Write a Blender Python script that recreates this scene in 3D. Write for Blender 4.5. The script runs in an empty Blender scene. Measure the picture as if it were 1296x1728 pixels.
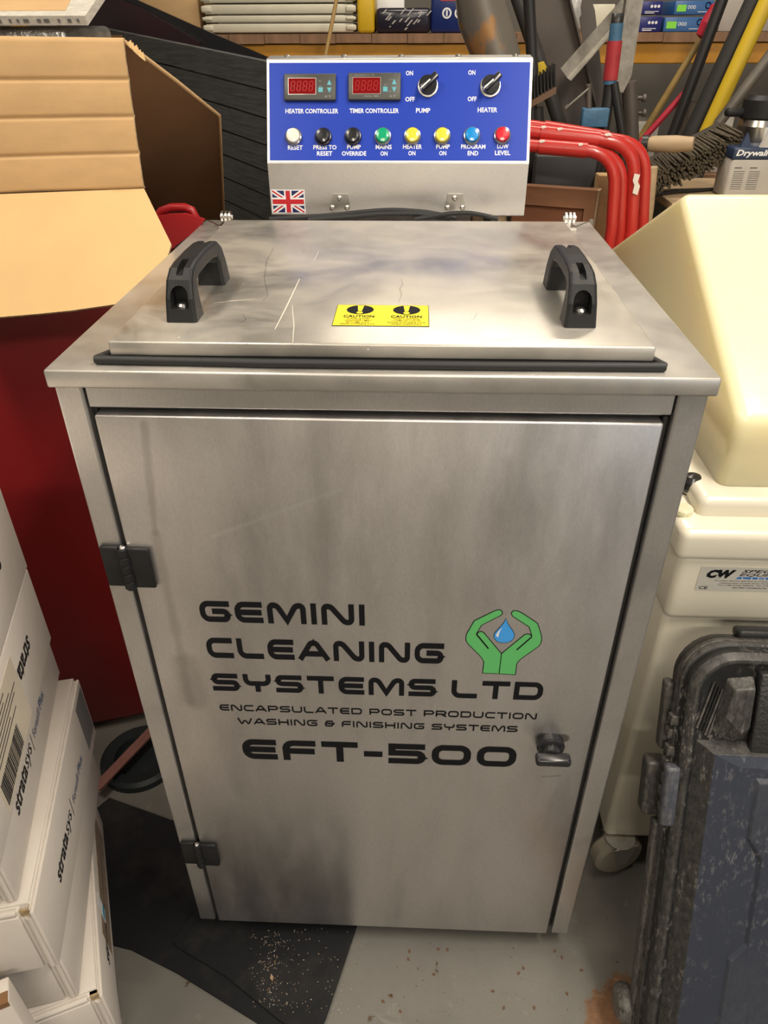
import bpy, bmesh, math, random
from mathutils import Vector, Matrix
random.seed(7)
PI = math.pi
SC = bpy.context.scene
C = SC.collection

# ------------------------------------------------------------------ camera
F_PX = 1238.0
CAM = Vector((0.0326, -0.6077, 1.2595))
_p, _y, _r = 0.5885, -0.0441, 0.0053
_f = Vector((math.sin(_y) * math.cos(_p), math.cos(_y) * math.cos(_p), -math.sin(_p)))
_rt = Vector((math.cos(_y), -math.sin(_y), 0))
_dn = _f.cross(_rt)
RT = math.cos(_r) * _rt + math.sin(_r) * _dn
DN = -math.sin(_r) * _rt + math.cos(_r) * _dn
FW = _f
cd = bpy.data.cameras.new('camera')
cam = bpy.data.objects.new('camera', cd)
C.objects.link(cam)
m3 = Matrix((RT, -DN, -FW)).transposed()
cam.matrix_world = Matrix.Translation(CAM) @ m3.to_4x4()
cd.sensor_fit = 'VERTICAL'
cd.sensor_height = 24.0
cd.lens = F_PX / 1728.0 * 24.0
cd.clip_start = 0.02
SC.camera = cam

# ------------------------------------------------------------------ world, exposure, lamps
SC.view_settings.view_transform = 'Standard'
SC.view_settings.look = 'None'
SC.view_settings.gamma = 1.0
SC.view_settings.use_curve_mapping = False
SC.view_settings.exposure = 0.27
w = bpy.data.worlds.new('world')
SC.world = w
w.use_nodes = True
w.node_tree.nodes['Background'].inputs[0].default_value = (0.9, 0.93, 1.0, 1)
w.node_tree.nodes['Background'].inputs[1].default_value = 0.13


def area(name, loc, sx, sy, power, col, rot=(0, 0, 0)):
    ld = bpy.data.lights.new(name, 'AREA')
    ld.shape = 'RECTANGLE'
    ld.size, ld.size_y = sx, sy
    ld.energy = power
    ld.color = col
    o = bpy.data.objects.new(name, ld)
    C.objects.link(o)
    o.location = loc
    o.rotation_euler = rot
    return o


WARM = (1.0, 0.90, 0.76)
COOL = (0.88, 0.93, 1.0)
area('overhead_area_light', (0.70, -0.30, 2.32), 0.18, 1.3, 28, WARM)
area('overhead_area_light', (-0.75, -0.35, 2.32), 0.18, 1.3, 17, WARM)
area('overhead_area_light', (0.35, 1.55, 2.40), 1.3, 0.18, 15, WARM)
area('overhead_area_light', (0.20, -2.35, 2.32), 1.3, 0.18, 38, WARM)  # unseen lamp added to brighten the floor that the door reflects
area('cool_fill_light', (2.6, -2.2, 1.5), 1.4, 1.6, 16, COOL, (math.radians(90), 0, math.radians(48)))  # unseen cool light added to tint the right side of the steel


# ------------------------------------------------------------------ pixel -> point at a real depth
def ray(px, py):
    return (RT * (px - 648) / F_PX + DN * (py - 864) / F_PX + FW)


def pt(px, py, x=None, y=None, z=None):
    d = ray(px, py)
    k, val = (0, x) if x is not None else (1, y) if y is not None else (2, z)
    t = (val - CAM[k]) / d[k]
    return CAM + d * t


def onplane(px, py, P, n):
    d = ray(px, py)
    return CAM + d * ((P - CAM).dot(n) / d.dot(n))


# ------------------------------------------------------------------ materials
MATS = {}


def nt(name):
    m = bpy.data.materials.new(name)
    m.use_nodes = True
    t = m.node_tree
    return m, t, t.nodes['Principled BSDF'], t.nodes, t.links


def noise(N, L, scale, detail=4, rough=0.55, stretch=(1, 1, 1), coord='Object', dist=0.0):
    tc = N.new('ShaderNodeTexCoord')
    mp = N.new('ShaderNodeMapping')
    mp.inputs['Scale'].default_value = stretch
    L.new(tc.outputs[coord], mp.inputs[0])
    n = N.new('ShaderNodeTexNoise')
    n.inputs['Scale'].default_value = scale
    n.inputs['Detail'].default_value = detail
    n.inputs['Roughness'].default_value = rough
    n.inputs['Distortion'].default_value = dist
    L.new(mp.outputs[0], n.inputs['Vector'])
    return n.outputs['Fac']


def ramp(N, L, fac, stops):
    r = N.new('ShaderNodeValToRGB')
    e = r.color_ramp.elements
    while len(e) < len(stops):
        e.new(0.5)
    for i, (p, c) in enumerate(stops):
        e[i].position = p
        if isinstance(c, (int, float)):
            c = (c, c, c)
        e[i].color = (*c, 1)
    L.new(fac, r.inputs[0])
    return r.outputs[0]


def mix(N, L, fac, a, b, mode='MIX'):
    x = N.new('ShaderNodeMix')
    x.data_type = 'RGBA'
    x.blend_type = mode
    for k, v in ((0, fac), (6, a), (7, b)):
        if hasattr(v, 'default_value') or isinstance(v, bpy.types.NodeSocket):
            L.new(v, x.inputs[k])
        else:
            x.inputs[k].default_value = v if k == 0 else (*v, 1) if len(v) == 3 else v
    return x.outputs[2]


def bump(N, L, bs, h, strength, dist=0.002, prev=None):
    b = N.new('ShaderNodeBump')
    b.inputs['Strength'].default_value = strength
    b.inputs['Distance'].default_value = dist
    L.new(h, b.inputs['Height'])
    if prev is not None:
        L.new(prev, b.inputs['Normal'])
    L.new(b.outputs[0], bs.inputs['Normal'])
    return b.outputs[0]


def mat(name, col, rough=0.5, metal=0.0, var=0.0, vs=8, stretch=(1, 1, 1), bmp=0.0, bscale=60, col2=None, coat=0, spec=None, lo=0.35, hi=0.65):
    if name in MATS:
        return MATS[name]
    m, t, b, N, L = nt(name)
    b.inputs['Roughness'].default_value = rough
    b.inputs['Metallic'].default_value = metal
    b.inputs['Coat Weight'].default_value = coat
    if spec is not None:
        b.inputs['Specular IOR Level'].default_value = spec
    if var or col2:
        c2 = col2 or tuple(max(0, c * (1 - var)) for c in col)
        fac = noise(N, L, vs, 5, 0.6, stretch)
        L.new(ramp(N, L, fac, [(lo, col), (hi, c2)]), b.inputs['Base Color'])
    else:
        b.inputs['Base Color'].default_value = (*col, 1)
    if bmp:
        bump(N, L, b, noise(N, L, bscale, 3, 0.6, stretch), bmp)
    MATS[name] = m
    return m


def segmask(N, L, A, B, w, soft, nz=None, amp=0.0):
    """1 inside a band of half-width w around the segment A-B (object coordinates), 0 outside"""
    tc = N.new('ShaderNodeTexCoord')
    def vm(op, a, b=None):
        n = N.new('ShaderNodeVectorMath')
        n.operation = op
        for k, v in enumerate((a, b)):
            if v is None:
                continue
            if isinstance(v, bpy.types.NodeSocket):
                L.new(v, n.inputs[k])
            else:
                n.inputs[k].default_value = v
        return n
    def mm(op, a, b, clamp=False):
        n = N.new('ShaderNodeMath')
        n.operation = op
        n.use_clamp = clamp
        for k, v in enumerate((a, b)):
            if isinstance(v, bpy.types.NodeSocket):
                L.new(v, n.inputs[k])
            else:
                n.inputs[k].default_value = v
        return n.outputs[0]
    A, B = Vector(A), Vector(B)
    ba = B - A
    p = vm('MULTIPLY', tc.outputs['Object'], (1, 0, 1)).outputs[0]
    pa = vm('SUBTRACT', p, tuple(A)).outputs[0]
    t = mm('DIVIDE', vm('DOT_PRODUCT', pa, tuple(ba)).outputs['Value'], ba.length_squared, True)
    sc = vm('SCALE', tuple(ba))
    L.new(t, sc.inputs['Scale'])
    d = vm('LENGTH', vm('SUBTRACT', pa, sc.outputs[0]).outputs[0]).outputs['Value']
    if nz is not None:
        d = mm('ADD', d, mm('MULTIPLY', mm('SUBTRACT', nz, 0.5), amp))
    r = N.new('ShaderNodeMapRange')
    L.new(d, r.inputs[0])
    r.inputs[1].default_value = w
    r.inputs[2].default_value = w + soft
    r.inputs[3].default_value = 1.0
    r.inputs[4].default_value = 0.0
    return r.outputs[0]


def steel(name, dust=0.0, base=(0.62, 0.60, 0.575), r0=0.30, r1=0.46, streak=(1, 1, 1)):
    m, t, b, N, L = nt(name)
    big = noise(N, L, 5.5, 5, 0.6, streak, dist=0.4)
    fine = noise(N, L, 900, 2, 0.5, (1, 1, 0.25))
    c = ramp(N, L, big, [(0.30, tuple(k * 0.80 for k in base)), (0.48, base), (0.75, tuple(min(1, k * 1.10) for k in base))])
    c = mix(N, L, 0.14, c, ramp(N, L, fine, [(0.3, 0.3), (0.7, 1.0)]), 'MULTIPLY')
    if dust:
        d = noise(N, L, 7, 9, 0.62, (1, 1.3, 1), dist=0.5)
        dm = ramp(N, L, d, [(0.40, dust * 0.25), (0.66, dust)])
        c = mix(N, L, dm, c, (0.52, 0.47, 0.39))
        inv = N.new('ShaderNodeMath')
        inv.operation = 'SUBTRACT'
        inv.inputs[0].default_value = 1.0
        L.new(dm, inv.inputs[1])
        L.new(inv.outputs[0], b.inputs['Metallic'])
    else:
        b.inputs['Metallic'].default_value = 0.96
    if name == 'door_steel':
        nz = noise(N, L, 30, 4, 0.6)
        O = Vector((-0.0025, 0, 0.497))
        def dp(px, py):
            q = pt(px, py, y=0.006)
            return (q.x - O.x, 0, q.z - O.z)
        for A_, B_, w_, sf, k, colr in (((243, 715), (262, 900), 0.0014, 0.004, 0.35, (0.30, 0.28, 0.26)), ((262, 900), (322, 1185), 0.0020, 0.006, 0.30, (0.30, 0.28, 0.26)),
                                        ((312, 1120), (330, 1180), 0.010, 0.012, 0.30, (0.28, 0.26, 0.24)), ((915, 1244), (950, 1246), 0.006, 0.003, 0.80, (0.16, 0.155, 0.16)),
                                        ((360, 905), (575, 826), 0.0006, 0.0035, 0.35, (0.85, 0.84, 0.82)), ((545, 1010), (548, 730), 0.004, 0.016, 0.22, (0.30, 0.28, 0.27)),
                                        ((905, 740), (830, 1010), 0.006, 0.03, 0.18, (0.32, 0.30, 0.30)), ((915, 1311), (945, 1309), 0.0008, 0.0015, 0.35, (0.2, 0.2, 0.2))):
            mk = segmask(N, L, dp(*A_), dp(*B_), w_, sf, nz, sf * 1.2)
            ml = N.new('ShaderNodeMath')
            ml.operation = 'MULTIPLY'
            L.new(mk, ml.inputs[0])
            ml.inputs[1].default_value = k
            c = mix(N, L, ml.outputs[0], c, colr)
    L.new(c, b.inputs['Base Color'])
    rr = N.new('ShaderNodeMapRange')
    rr.inputs[1].default_value = 0.3
    rr.inputs[2].default_value = 0.7
    rr.inputs[3].default_value = r0
    rr.inputs[4].default_value = r1
    L.new(noise(N, L, 14, 6, 0.65, streak), rr.inputs[0])
    L.new(rr.outputs[0], b.inputs['Roughness'])
    p = bump(N, L, b, noise(N, L, 3.0, 2, 0.4), 0.25, 0.01)
    bump(N, L, b, fine, 0.10, 0.0004, p)
    MATS[name] = m
    return m


STEEL = steel('brushed_steel', r0=0.34, r1=0.46, base=(0.70, 0.68, 0.66))
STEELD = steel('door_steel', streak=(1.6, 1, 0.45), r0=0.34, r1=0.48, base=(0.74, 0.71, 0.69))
STEELT = steel('dusty_steel', dust=0.75, r0=0.26, r1=0.44, base=(0.60, 0.575, 0.53))
STEELR = steel('rim_steel', dust=0.45, r0=0.34, r1=0.5, base=(0.60, 0.58, 0.55))
CHROME = mat('bright_metal', (0.66, 0.64, 0.60), 0.30, 1.0)
BLK = mat('black_plastic', (0.018, 0.018, 0.019), 0.45, 0, 0.3, 30, bmp=0.15, bscale=300, spec=0.3)
BLKG = mat('glossy_black', (0.018, 0.018, 0.02), 0.22)
RUB = mat('black_rubber', (0.016, 0.016, 0.017), 0.6, bmp=0.1, bscale=120)
VOID = mat('dark_interior', (0.01, 0.01, 0.012), 0.8)
INK = mat('black_print', (0.010, 0.010, 0.012), 0.6, spec=0.12)
WHITE = mat('white_print', (0.85, 0.85, 0.86), 0.45)
BLUE = mat('blue_fascia', (0.012, 0.048, 0.43), 0.38, spec=0.25)
YEL = mat('caution_yellow', (0.86, 0.74, 0.02), 0.4)
GREEN = mat('logo_green', (0.12, 0.50, 0.15), 0.45)
SKY = mat('drop_blue', (0.06, 0.36, 0.86), 0.4)
CARD = mat('cardboard', (0.60, 0.385, 0.185), 0.82, 0, 0.10, 14, (1, 1, 3), bmp=0.12, bscale=40)
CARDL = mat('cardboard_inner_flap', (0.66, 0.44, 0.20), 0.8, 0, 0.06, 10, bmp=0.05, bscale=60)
CARDD = mat('cardboard_shade_brown', (0.22, 0.11, 0.045), 0.85, 0, 0.15, 8, bmp=0.05)  # shade inside the brown box is put into this darker brown
CEDGE = mat('cardboard_edge', (0.50, 0.36, 0.20), 0.9, 0, 0.5, 160, bmp=0.6, bscale=200)
CARTON = mat('white_carton', (0.66, 0.60, 0.535), 0.72, 0, 0.07, 6, bmp=0.12, bscale=90)
REDP = mat('red_plastic', (0.26, 0.012, 0.014), 0.38, 0, 0.12, 3, bmp=0.05, bscale=20)
CREAM = mat('cream_plastic', (0.84, 0.755, 0.48), 0.32, 0, 0.05, 4, coat=0.25, bmp=0.05, bscale=6)
IVORY = mat('ivory_moulding', (0.76, 0.71, 0.58), 0.3, 0, 0.04, 5, coat=0.3, bmp=0.05, bscale=6)

_cb = CREAM.node_tree.nodes['Principled BSDF']
_cb.inputs['Subsurface Weight'].default_value = 0.5
_cb.inputs['Subsurface Radius'].default_value = (1.0, 0.8, 0.4)
_cb.inputs['Subsurface Scale'].default_value = 0.08

# ------------------------------------------------------------------ mesh builder
class MB:
    def __init__(s, M=None):
        s.v, s.f, s.m, s.s = [], [], [], []
        s.M = M or Matrix.Identity(4)

    def add(s, vs, fs, mi=0, smooth=False, M=None):
        T = s.M @ M if M is not None else s.M
        b = len(s.v)
        s.v += [T @ Vector(q) for q in vs]
        for f in fs:
            s.f.append([b + i for i in f])
            s.m.append(mi)
            s.s.append(smooth)
        return s

    def box(s, x0, x1, y0, y1, z0, z1, mi=0, M=None, r=0.0, seg=2):
        if r <= 0:
            vs = [(x, y, z) for z in (z0, z1) for y in (y0, y1) for x in (x0, x1)]
            fs = [(0, 2, 3, 1), (4, 5, 7, 6), (0, 1, 5, 4), (2, 6, 7, 3), (0, 4, 6, 2), (1, 3, 7, 5)]
            return s.add(vs, fs, mi, False, M)
        bm = bmesh.new()
        bmesh.ops.create_cube(bm, size=1)
        for q in bm.verts:
            q.co = Vector(((x0 + x1) / 2 + q.co.x * (x1 - x0), (y0 + y1) / 2 + q.co.y * (y1 - y0), (z0 + z1) / 2 + q.co.z * (z1 - z0)))
        bmesh.ops.bevel(bm, geom=bm.edges[:], offset=r, segments=seg, profile=0.5, affect='EDGES')
        s.bm(bm, mi, seg > 1, M)
        return s

    def bm(s, bm, mi=0, smooth=False, M=None):
        bm.verts.index_update()
        s.add([q.co.copy() for q in bm.verts], [[q.index for q in f.verts] for f in bm.faces], mi, smooth, M)
        bm.free()
        return s

    def prism(s, pts, vec, mi=0, M=None, smooth=False):
        n = len(pts)
        vec = Vector(vec)
        a = [Vector(p) for p in pts]
        vs = a + [p + vec for p in a]
        fs = [list(range(n))[::-1], list(range(n, 2 * n))]
        s.add(vs, fs, mi, False, M)
        s.add(vs, [[i, (i + 1) % n, n + (i + 1) % n, n + i] for i in range(n)], mi, smooth, M)
        return s

    def face(s, pts, mi=0, M=None):
        return s.add(pts, [list(range(len(pts)))], mi, False, M)

    def tube(s, pts, r, n=12, mi=0, closed=False, caps=True, M=None, flat=1.0):
        P = [Vector(p) for p in pts]
        k = len(P)
        rs = r if isinstance(r, (list, tuple)) else [r] * k
        T = []
        for i in range(k):
            a = P[(i - 1) % k] if (closed or i > 0) else P[i]
            b = P[(i + 1) % k] if (closed or i < k - 1) else P[i]
            T.append((b - a).normalized())
        up = Vector((0, 0, 1)) if abs(T[0].z) < 0.9 else Vector((0, 1, 0))
        u = T[0].cross(up).normalized()
        vs = []
        for i in range(k):
            if i:
                u = (u - T[i] * u.dot(T[i])).normalized()
            w_ = T[i].cross(u)
            for j in range(n):
                a = 2 * PI * j / n
                vs.append(P[i] + (u * math.cos(a) + w_ * math.sin(a) * flat) * rs[i])
        fs = []
        for i in range(k if closed else k - 1):
            for j in range(n):
                a, b = i * n + j, i * n + (j + 1) % n
                c, d = ((i + 1) % k) * n + (j + 1) % n, ((i + 1) % k) * n + j
                fs.append((a, b, c, d))
        s.add(vs, fs, mi, True, M)
        if caps and not closed:
            s.add([vs[j] for j in range(n)], [list(range(n))[::-1]], mi, False, M)
            s.add([vs[(k - 1) * n + j] for j in range(n)], [list(range(n))], mi, False, M)
        return s

    def lathe(s, prof, o, axis=(0, 0, 1), n=24, mi=0, M=None, smooth=True):
        ax = Vector(axis).normalized()
        u = ax.orthogonal().normalized()
        w_ = ax.cross(u)
        o = Vector(o)
        for (r0, h0), (r1, h1) in zip(prof, prof[1:]):
            vs = []
            for (r, h) in ((r0, h0), (r1, h1)):
                for j in range(n):
                    a = 2 * PI * j / n
                    vs.append(o + ax * h + (u * math.cos(a) + w_ * math.sin(a)) * r)
            s.add(vs, [(j, (j + 1) % n, n + (j + 1) % n, n + j) for j in range(n)], mi, smooth, M)
        return s

    def text(s, body, P, ux, uy, W, H, mi=0, bold=0.0, off=0.0, align='c', lift=0.0004, ital=0.0):
        """flat lettering; its bounding box is W x H (H alone keeps the aspect when W is None), P = centre or left-bottom"""
        cu = bpy.data.curves.new('lettering', 'FONT')
        cu.body = body
        cu.size = 1.0
        cu.offset = bold
        cu.shear = ital
        cu.resolution_u = 2
        ob = bpy.data.objects.new('lettering', cu)
        C.objects.link(ob)
        dg = bpy.context.evaluated_depsgraph_get()
        me = bpy.data.meshes.new_from_object(ob.evaluated_get(dg))
        vs = [q.co.copy() for q in me.vertices]
        fs = [list(p.vertices) for p in me.polygons]
        bpy.data.objects.remove(ob)
        bpy.data.curves.remove(cu)
        bpy.data.meshes.remove(me)
        x0, x1 = min(q.x for q in vs), max(q.x for q in vs)
        y0, y1 = min(q.y for q in vs), max(q.y for q in vs)
        sy = H / (y1 - y0)
        sx = sy if W is None else W / (x1 - x0)
        ux, uy = Vector(ux).normalized(), Vector(uy).normalized()
        nn = ux.cross(uy)
        P = Vector(P)
        cx, cy = ((x0 + x1) / 2, (y0 + y1) / 2) if align == 'c' else (x0, y0)
        s.add([P + ux * (q.x - cx) * sx + uy * (q.y - cy) * sy + nn * lift for q in vs], fs, mi)
        return s

    def build(s, name, mats, parent=None, bevel=0.0, kind=None, seg=2, merge=False, auto=0):
        me = bpy.data.meshes.new(name)
        mats = mats if isinstance(mats, (list, tuple)) else [mats]
        lo = Vector((min(q[i] for q in s.v) for i in range(3)))
        hi = Vector((max(q[i] for q in s.v) for i in range(3)))
        c = (lo + hi) / 2
        if parent is None:
            c.z = lo.z
        me.from_pydata([q - c for q in s.v], [], s.f)
        for m in mats:
            me.materials.append(m)
        me.polygons.foreach_set('material_index', s.m)
        me.polygons.foreach_set('use_smooth', s.s)
        me.update()
        b = bmesh.new()
        b.from_mesh(me)
        if merge:
            bmesh.ops.remove_doubles(b, verts=b.verts, dist=1e-5)
        bmesh.ops.recalc_face_normals(b, faces=b.faces)
        b.to_mesh(me)
        b.free()
        if auto:
            me.polygons.foreach_set('use_smooth', [True] * len(me.polygons))
            me.set_sharp_from_angle(angle=math.radians(auto))
        o = bpy.data.objects.new(name, me)
        C.objects.link(o)
        base = Vector((0, 0, 0))
        q = parent
        while q is not None:
            base += q.location
            q = q.parent
        o.parent = parent
        o.location = c - base
        if bevel:
            md = o.modifiers.new('bevel', 'BEVEL')
            md.width = bevel
            md.segments = seg
            md.limit_method = 'ANGLE'
            md.angle_limit = math.radians(40)
        if kind:
            o['kind'] = kind
        return o


def thing(name, label, cat, loc=(0, 0, 0), group=None):
    o = bpy.data.objects.new(name, None)
    o.empty_display_size = 0.05
    C.objects.link(o)
    o.location = loc
    o['label'] = label
    o['category'] = cat
    if group:
        o['group'] = group
    return o


def tag(o, label, cat, group=None):
    o['label'] = label
    o['category'] = cat
    if group:
        o['group'] = group
    return o


def lab(o, label):
    o['label'] = label
    return o


def cut(o, cutter):
    """boolean difference, applied; the cutter object is deleted"""
    md = o.modifiers.new('cut', 'BOOLEAN')
    md.operation = 'DIFFERENCE'
    md.object = cutter
    md.solver = 'EXACT'
    dg = bpy.context.evaluated_depsgraph_get()
    dg.update()
    me = bpy.data.meshes.new_from_object(o.evaluated_get(dg))
    o.modifiers.remove(md)
    o.data = me
    bpy.data.objects.remove(cutter)


X, Y, Z = Vector((1, 0, 0)), Vector((0, 1, 0)), Vector((0, 0, 1))

# ------------------------------------------------------------------ room shell
def structure(o):
    o['kind'] = 'structure'
    return o


def floor_mat():
    m, t, b, N, L = nt('painted_concrete')
    big = noise(N, L, 2.2, 6, 0.6)
    c = ramp(N, L, big, [(0.3, (0.125, 0.118, 0.103)), (0.5, (0.155, 0.147, 0.130)), (0.7, (0.105, 0.098, 0.085))])
    wear = ramp(N, L, noise(N, L, 16, 8, 0.7, dist=0.6), [(0.60, 0.0), (0.66, 1.0)])
    c = mix(N, L, wear, c, (0.19, 0.18, 0.16))
    spot = ramp(N, L, noise(N, L, 38, 5, 0.6), [(0.68, 0.0), (0.71, 1.0)])
    c = mix(N, L, spot, c, (0.07, 0.04, 0.022))
    # worn-through patch of bare brown concrete by the black case
    tc = N.new('ShaderNodeTexCoord')
    vm = N.new('ShaderNodeVectorMath')
    vm.operation = 'SUBTRACT'
    L.new(tc.outputs['Object'], vm.inputs[0])
    FLOOR_C = (0.378, -0.108, 0)
    vm.inputs[1].default_value = FLOOR_C
    sc = N.new('ShaderNodeVectorMath')
    sc.operation = 'MULTIPLY'
    L.new(vm.outputs[0], sc.inputs[0])
    sc.inputs[1].default_value = (1.0, 0.95, 0)
    ln = N.new('ShaderNodeVectorMath')
    ln.operation = 'LENGTH'
    L.new(sc.outputs[0], ln.inputs[0])
    ad = N.new('ShaderNodeMath')
    ad.operation = 'MULTIPLY_ADD'
    L.new(noise(N, L, 22, 6, 0.7), ad.inputs[0])
    ad.inputs[1].default_value = -0.09
    L.new(ln.outputs['Value'], ad.inputs[2])
    patch = ramp(N, L, ad.outputs[0], [(0.022, 1.0), (0.026, 0.0)])
    brown = ramp(N, L, noise(N, L, 60, 5, 0.7), [(0.3, (0.10, 0.045, 0.02)), (0.6, (0.20, 0.10, 0.045)), (0.75, (0.34, 0.22, 0.12))])
    c = mix(N, L, patch, c, brown)
    L.new(c, b.inputs['Base Color'])
    b.inputs['Roughness'].default_value = 0.5
    bump(N, L, b, noise(N, L, 30, 6, 0.65), 0.25, 0.003)
    return m


FLOOR = floor_mat()
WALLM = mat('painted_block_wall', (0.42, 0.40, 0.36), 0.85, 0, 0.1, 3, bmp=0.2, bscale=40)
WALLD = mat('grey_brown_wall', (0.20, 0.18, 0.155), 0.85, 0, 0.15, 3, bmp=0.2, bscale=40)  # darker grey-brown than the other walls
CEIL = mat('ceiling_white', (0.62, 0.60, 0.56), 0.85)
fl = structure(MB().box(-2.6, 3.0, -3.6, 2.9, -0.1, 0.0).build('floor', FLOOR))
fl.location = (0, 0, -0.1)
for v_ in fl.data.vertices:
    pass
_off = Vector((0.2, -0.35, 0))
for v_ in fl.data.vertices:
    v_.co += _off
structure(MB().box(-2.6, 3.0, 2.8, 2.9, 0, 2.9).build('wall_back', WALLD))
structure(MB().box(-2.6, -2.5, -3.6, 2.8, 0, 2.9).build('wall_left', WALLM))
structure(MB().box(2.9, 3.0, -3.6, 2.8, 0, 2.9).build('wall_right', WALLM))
structure(MB().box(-2.5, 2.9, -3.6, -3.5, 0, 2.9).build('wall_front', WALLM))
structure(MB().box(-2.6, 3.0, -3.6, 2.9, 2.9, 3.0).build('ceiling', CEIL))

# ------------------------------------------------------------------ the steel cleaning cabinet
cab = thing('cleaning_cabinet', 'stainless steel washing cabinet with blue control box, lidded top and printed door', 'cabinet', (0, 0.3, 0.0))
B = 0.0022
# front legs
for s in (-1, 1):
    a, b = (-0.2995, -0.274) if s < 0 else (0.271, 0.2975)
    MB().box(a, b, 0.008, 0.040, 0.040, 0.982).build('leg', STEEL, cab, B)
MB().box(-0.272, 0.269, 0.010, 0.035, 0.959, 0.981).build('top_rail', STEEL, cab, 0.0015)
MB().box(-0.2985, -0.285, 0.0405, 0.600, 0.040, 0.982).build('side_panel', STEEL, cab)
MB().box(0.2835, 0.2965, 0.0405, 0.600, 0.040, 0.982).build('side_panel', STEEL, cab)
MB().box(-0.2845, 0.283, 0.590, 0.602, 0.040, 0.982).build('back_panel', STEEL, cab)
MB().box(-0.2845, 0.283, 0.041, 0.589, 0.040, 0.052).build('bottom_panel', STEEL, cab)
MB().box(-0.2735, 0.2705, 0.0300, 0.0400, 0.0525, 0.9585).build('dark_backing', VOID, cab)  # near-black sheet: shade inside the cabinet put into its colour
# rubber door seal in the gap
sm = MB()
sm.box(-0.2735, -0.2695, 0.020, 0.030, 0.045, 0.955)
sm.box(0.2645, 0.2702, 0.016, 0.030, 0.045, 0.955, r=0.002)
sm.box(-0.2695, 0.2645, 0.020, 0.030, 0.9535, 0.9585)
sm.build('door_seal', RUB, cab)
for sx in (-0.23, 0.23):
    for sy in (0.10, 0.52):
        MB().lathe([(0.0, 0.0), (0.024, 0.0), (0.024, 0.03), (0.012, 0.032), (0.012, 0.040)], (sx, sy, 0.0), n=20).build('foot', RUB, cab)
# top plate with turned-down rim and opening
tp = MB()
x0, x1, y1 = -0.302, 0.302, 0.607
tp.box(x0, x1, 0.0, y1, 0.9825, 1.0, r=0.0022)
plate = tp.build('top_plate', STEELR, cab)
for s in (-1, 1):
    wl = MB()
    wl.tube([(s * 0.300, 0.604, 1.0002), (s * 0.256, 0.545, 1.0004)], 0.0011, 6)
    wl.build('corner_weld', CHROME, plate)
# gasket
gk = MB()
gx = 0.2545
loop = [(-gx - 0.003, 0.0135), (gx, 0.0130)]
gk.tube([(-gx - 0.004, 0.016, 1.0045), (-0.1, 0.0128, 1.0042), (0.1, 0.0128, 1.0040), (gx + 0.001, 0.014, 1.0045)], 0.0040, 10)
gk.tube([(-gx - 0.003, 0.016, 1.0045), (-0.243, 0.040, 1.0045), (-0.243, 0.495, 1.0045)], 0.0040, 10)
gk.tube([(gx, 0.015, 1.0045), (0.243, 0.040, 1.0045), (0.243, 0.495, 1.0045)], 0.0040, 10)
gk.box(-0.238, 0.238, 0.0175, 0.495, 1.0005, 1.0078)
gk.build('rubber_gasket', RUB, cab)
# lid
lidm = MB()
lidm.box(-0.2440, 0.2450, 0.0165, 0.506, 1.0080, 1.0215, r=0.0018)
# scratches and hairs lying on the dusty sheet (flat marks)
def streak(mb, pts, w0, mi, z=1.0217):
    P = [Vector((p.x, p.y, z)) for p in pts]
    n = len(P)
    L_, R_ = [], []
    for i in range(n):
        d = (P[min(i + 1, n - 1)] - P[max(i - 1, 0)]).normalized()
        q = Vector((-d.y, d.x, 0)) * w0 * 0.42 * (0.3 + 0.7 * math.sin(PI * (i + 0.5) / n))
        L_.append(P[i] + q)
        R_.append(P[i] - q)
    mb.add(L_ + R_, [(i, i + 1, n + i + 1, n + i) for i in range(n - 1)], mi)
def zt(px, py):
    return pt(px, py, z=1.0215)
streak(lidm, [zt(464, 556), zt(480, 525), zt(492, 500), zt(506, 470)], 0.0016, 1)
streak(lidm, [zt(494, 580), zt(496, 550), zt(493, 515)], 0.0010, 1)
streak(lidm, [zt(530, 440), zt(538, 424)], 0.0010, 1)
streak(lidm, [zt(360, 512), zt(390, 508), (zt(430, 505))], 0.0016, 1)
for px, py in ((430, 540), (540, 560), (410, 480), (460, 420), (590, 470), (700, 440), (760, 500), (820, 560), (300, 570), (620, 590), (555, 395), (880, 400), (860, 520)):
    c_ = zt(px + random.uniform(-8, 8), py)
    lidm.lathe([(0.0, 0.0003), (random.uniform(0.0006, 0.0013), 0.0003)], (c_.x, c_.y, 1.0214), n=6, mi=1)
streak(lidm, [zt(672, 512), zt(678, 496), zt(674, 488), zt(680, 480), zt(676, 470)], 0.0004, 2)
streak(lidm, [zt(440, 512), zt(452, 498), zt(446, 470), zt(450, 440), zt(462, 418)], 0.0004, 2)
streak(lidm, [zt(405, 545), zt(415, 540), zt(410, 530)], 0.0004, 2)
streak(lidm, [zt(780, 545), zt(800, 538), zt(805, 528)], 0.0004, 2)
streak(lidm, [zt(820, 570), zt(845, 575), zt(868, 570)], 0.0004, 2)
DUST = mat('pale_dust', (0.62, 0.58, 0.50), 0.8)
lid = lidm.build('lid', [STEELT, DUST, INK], cab)


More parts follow.
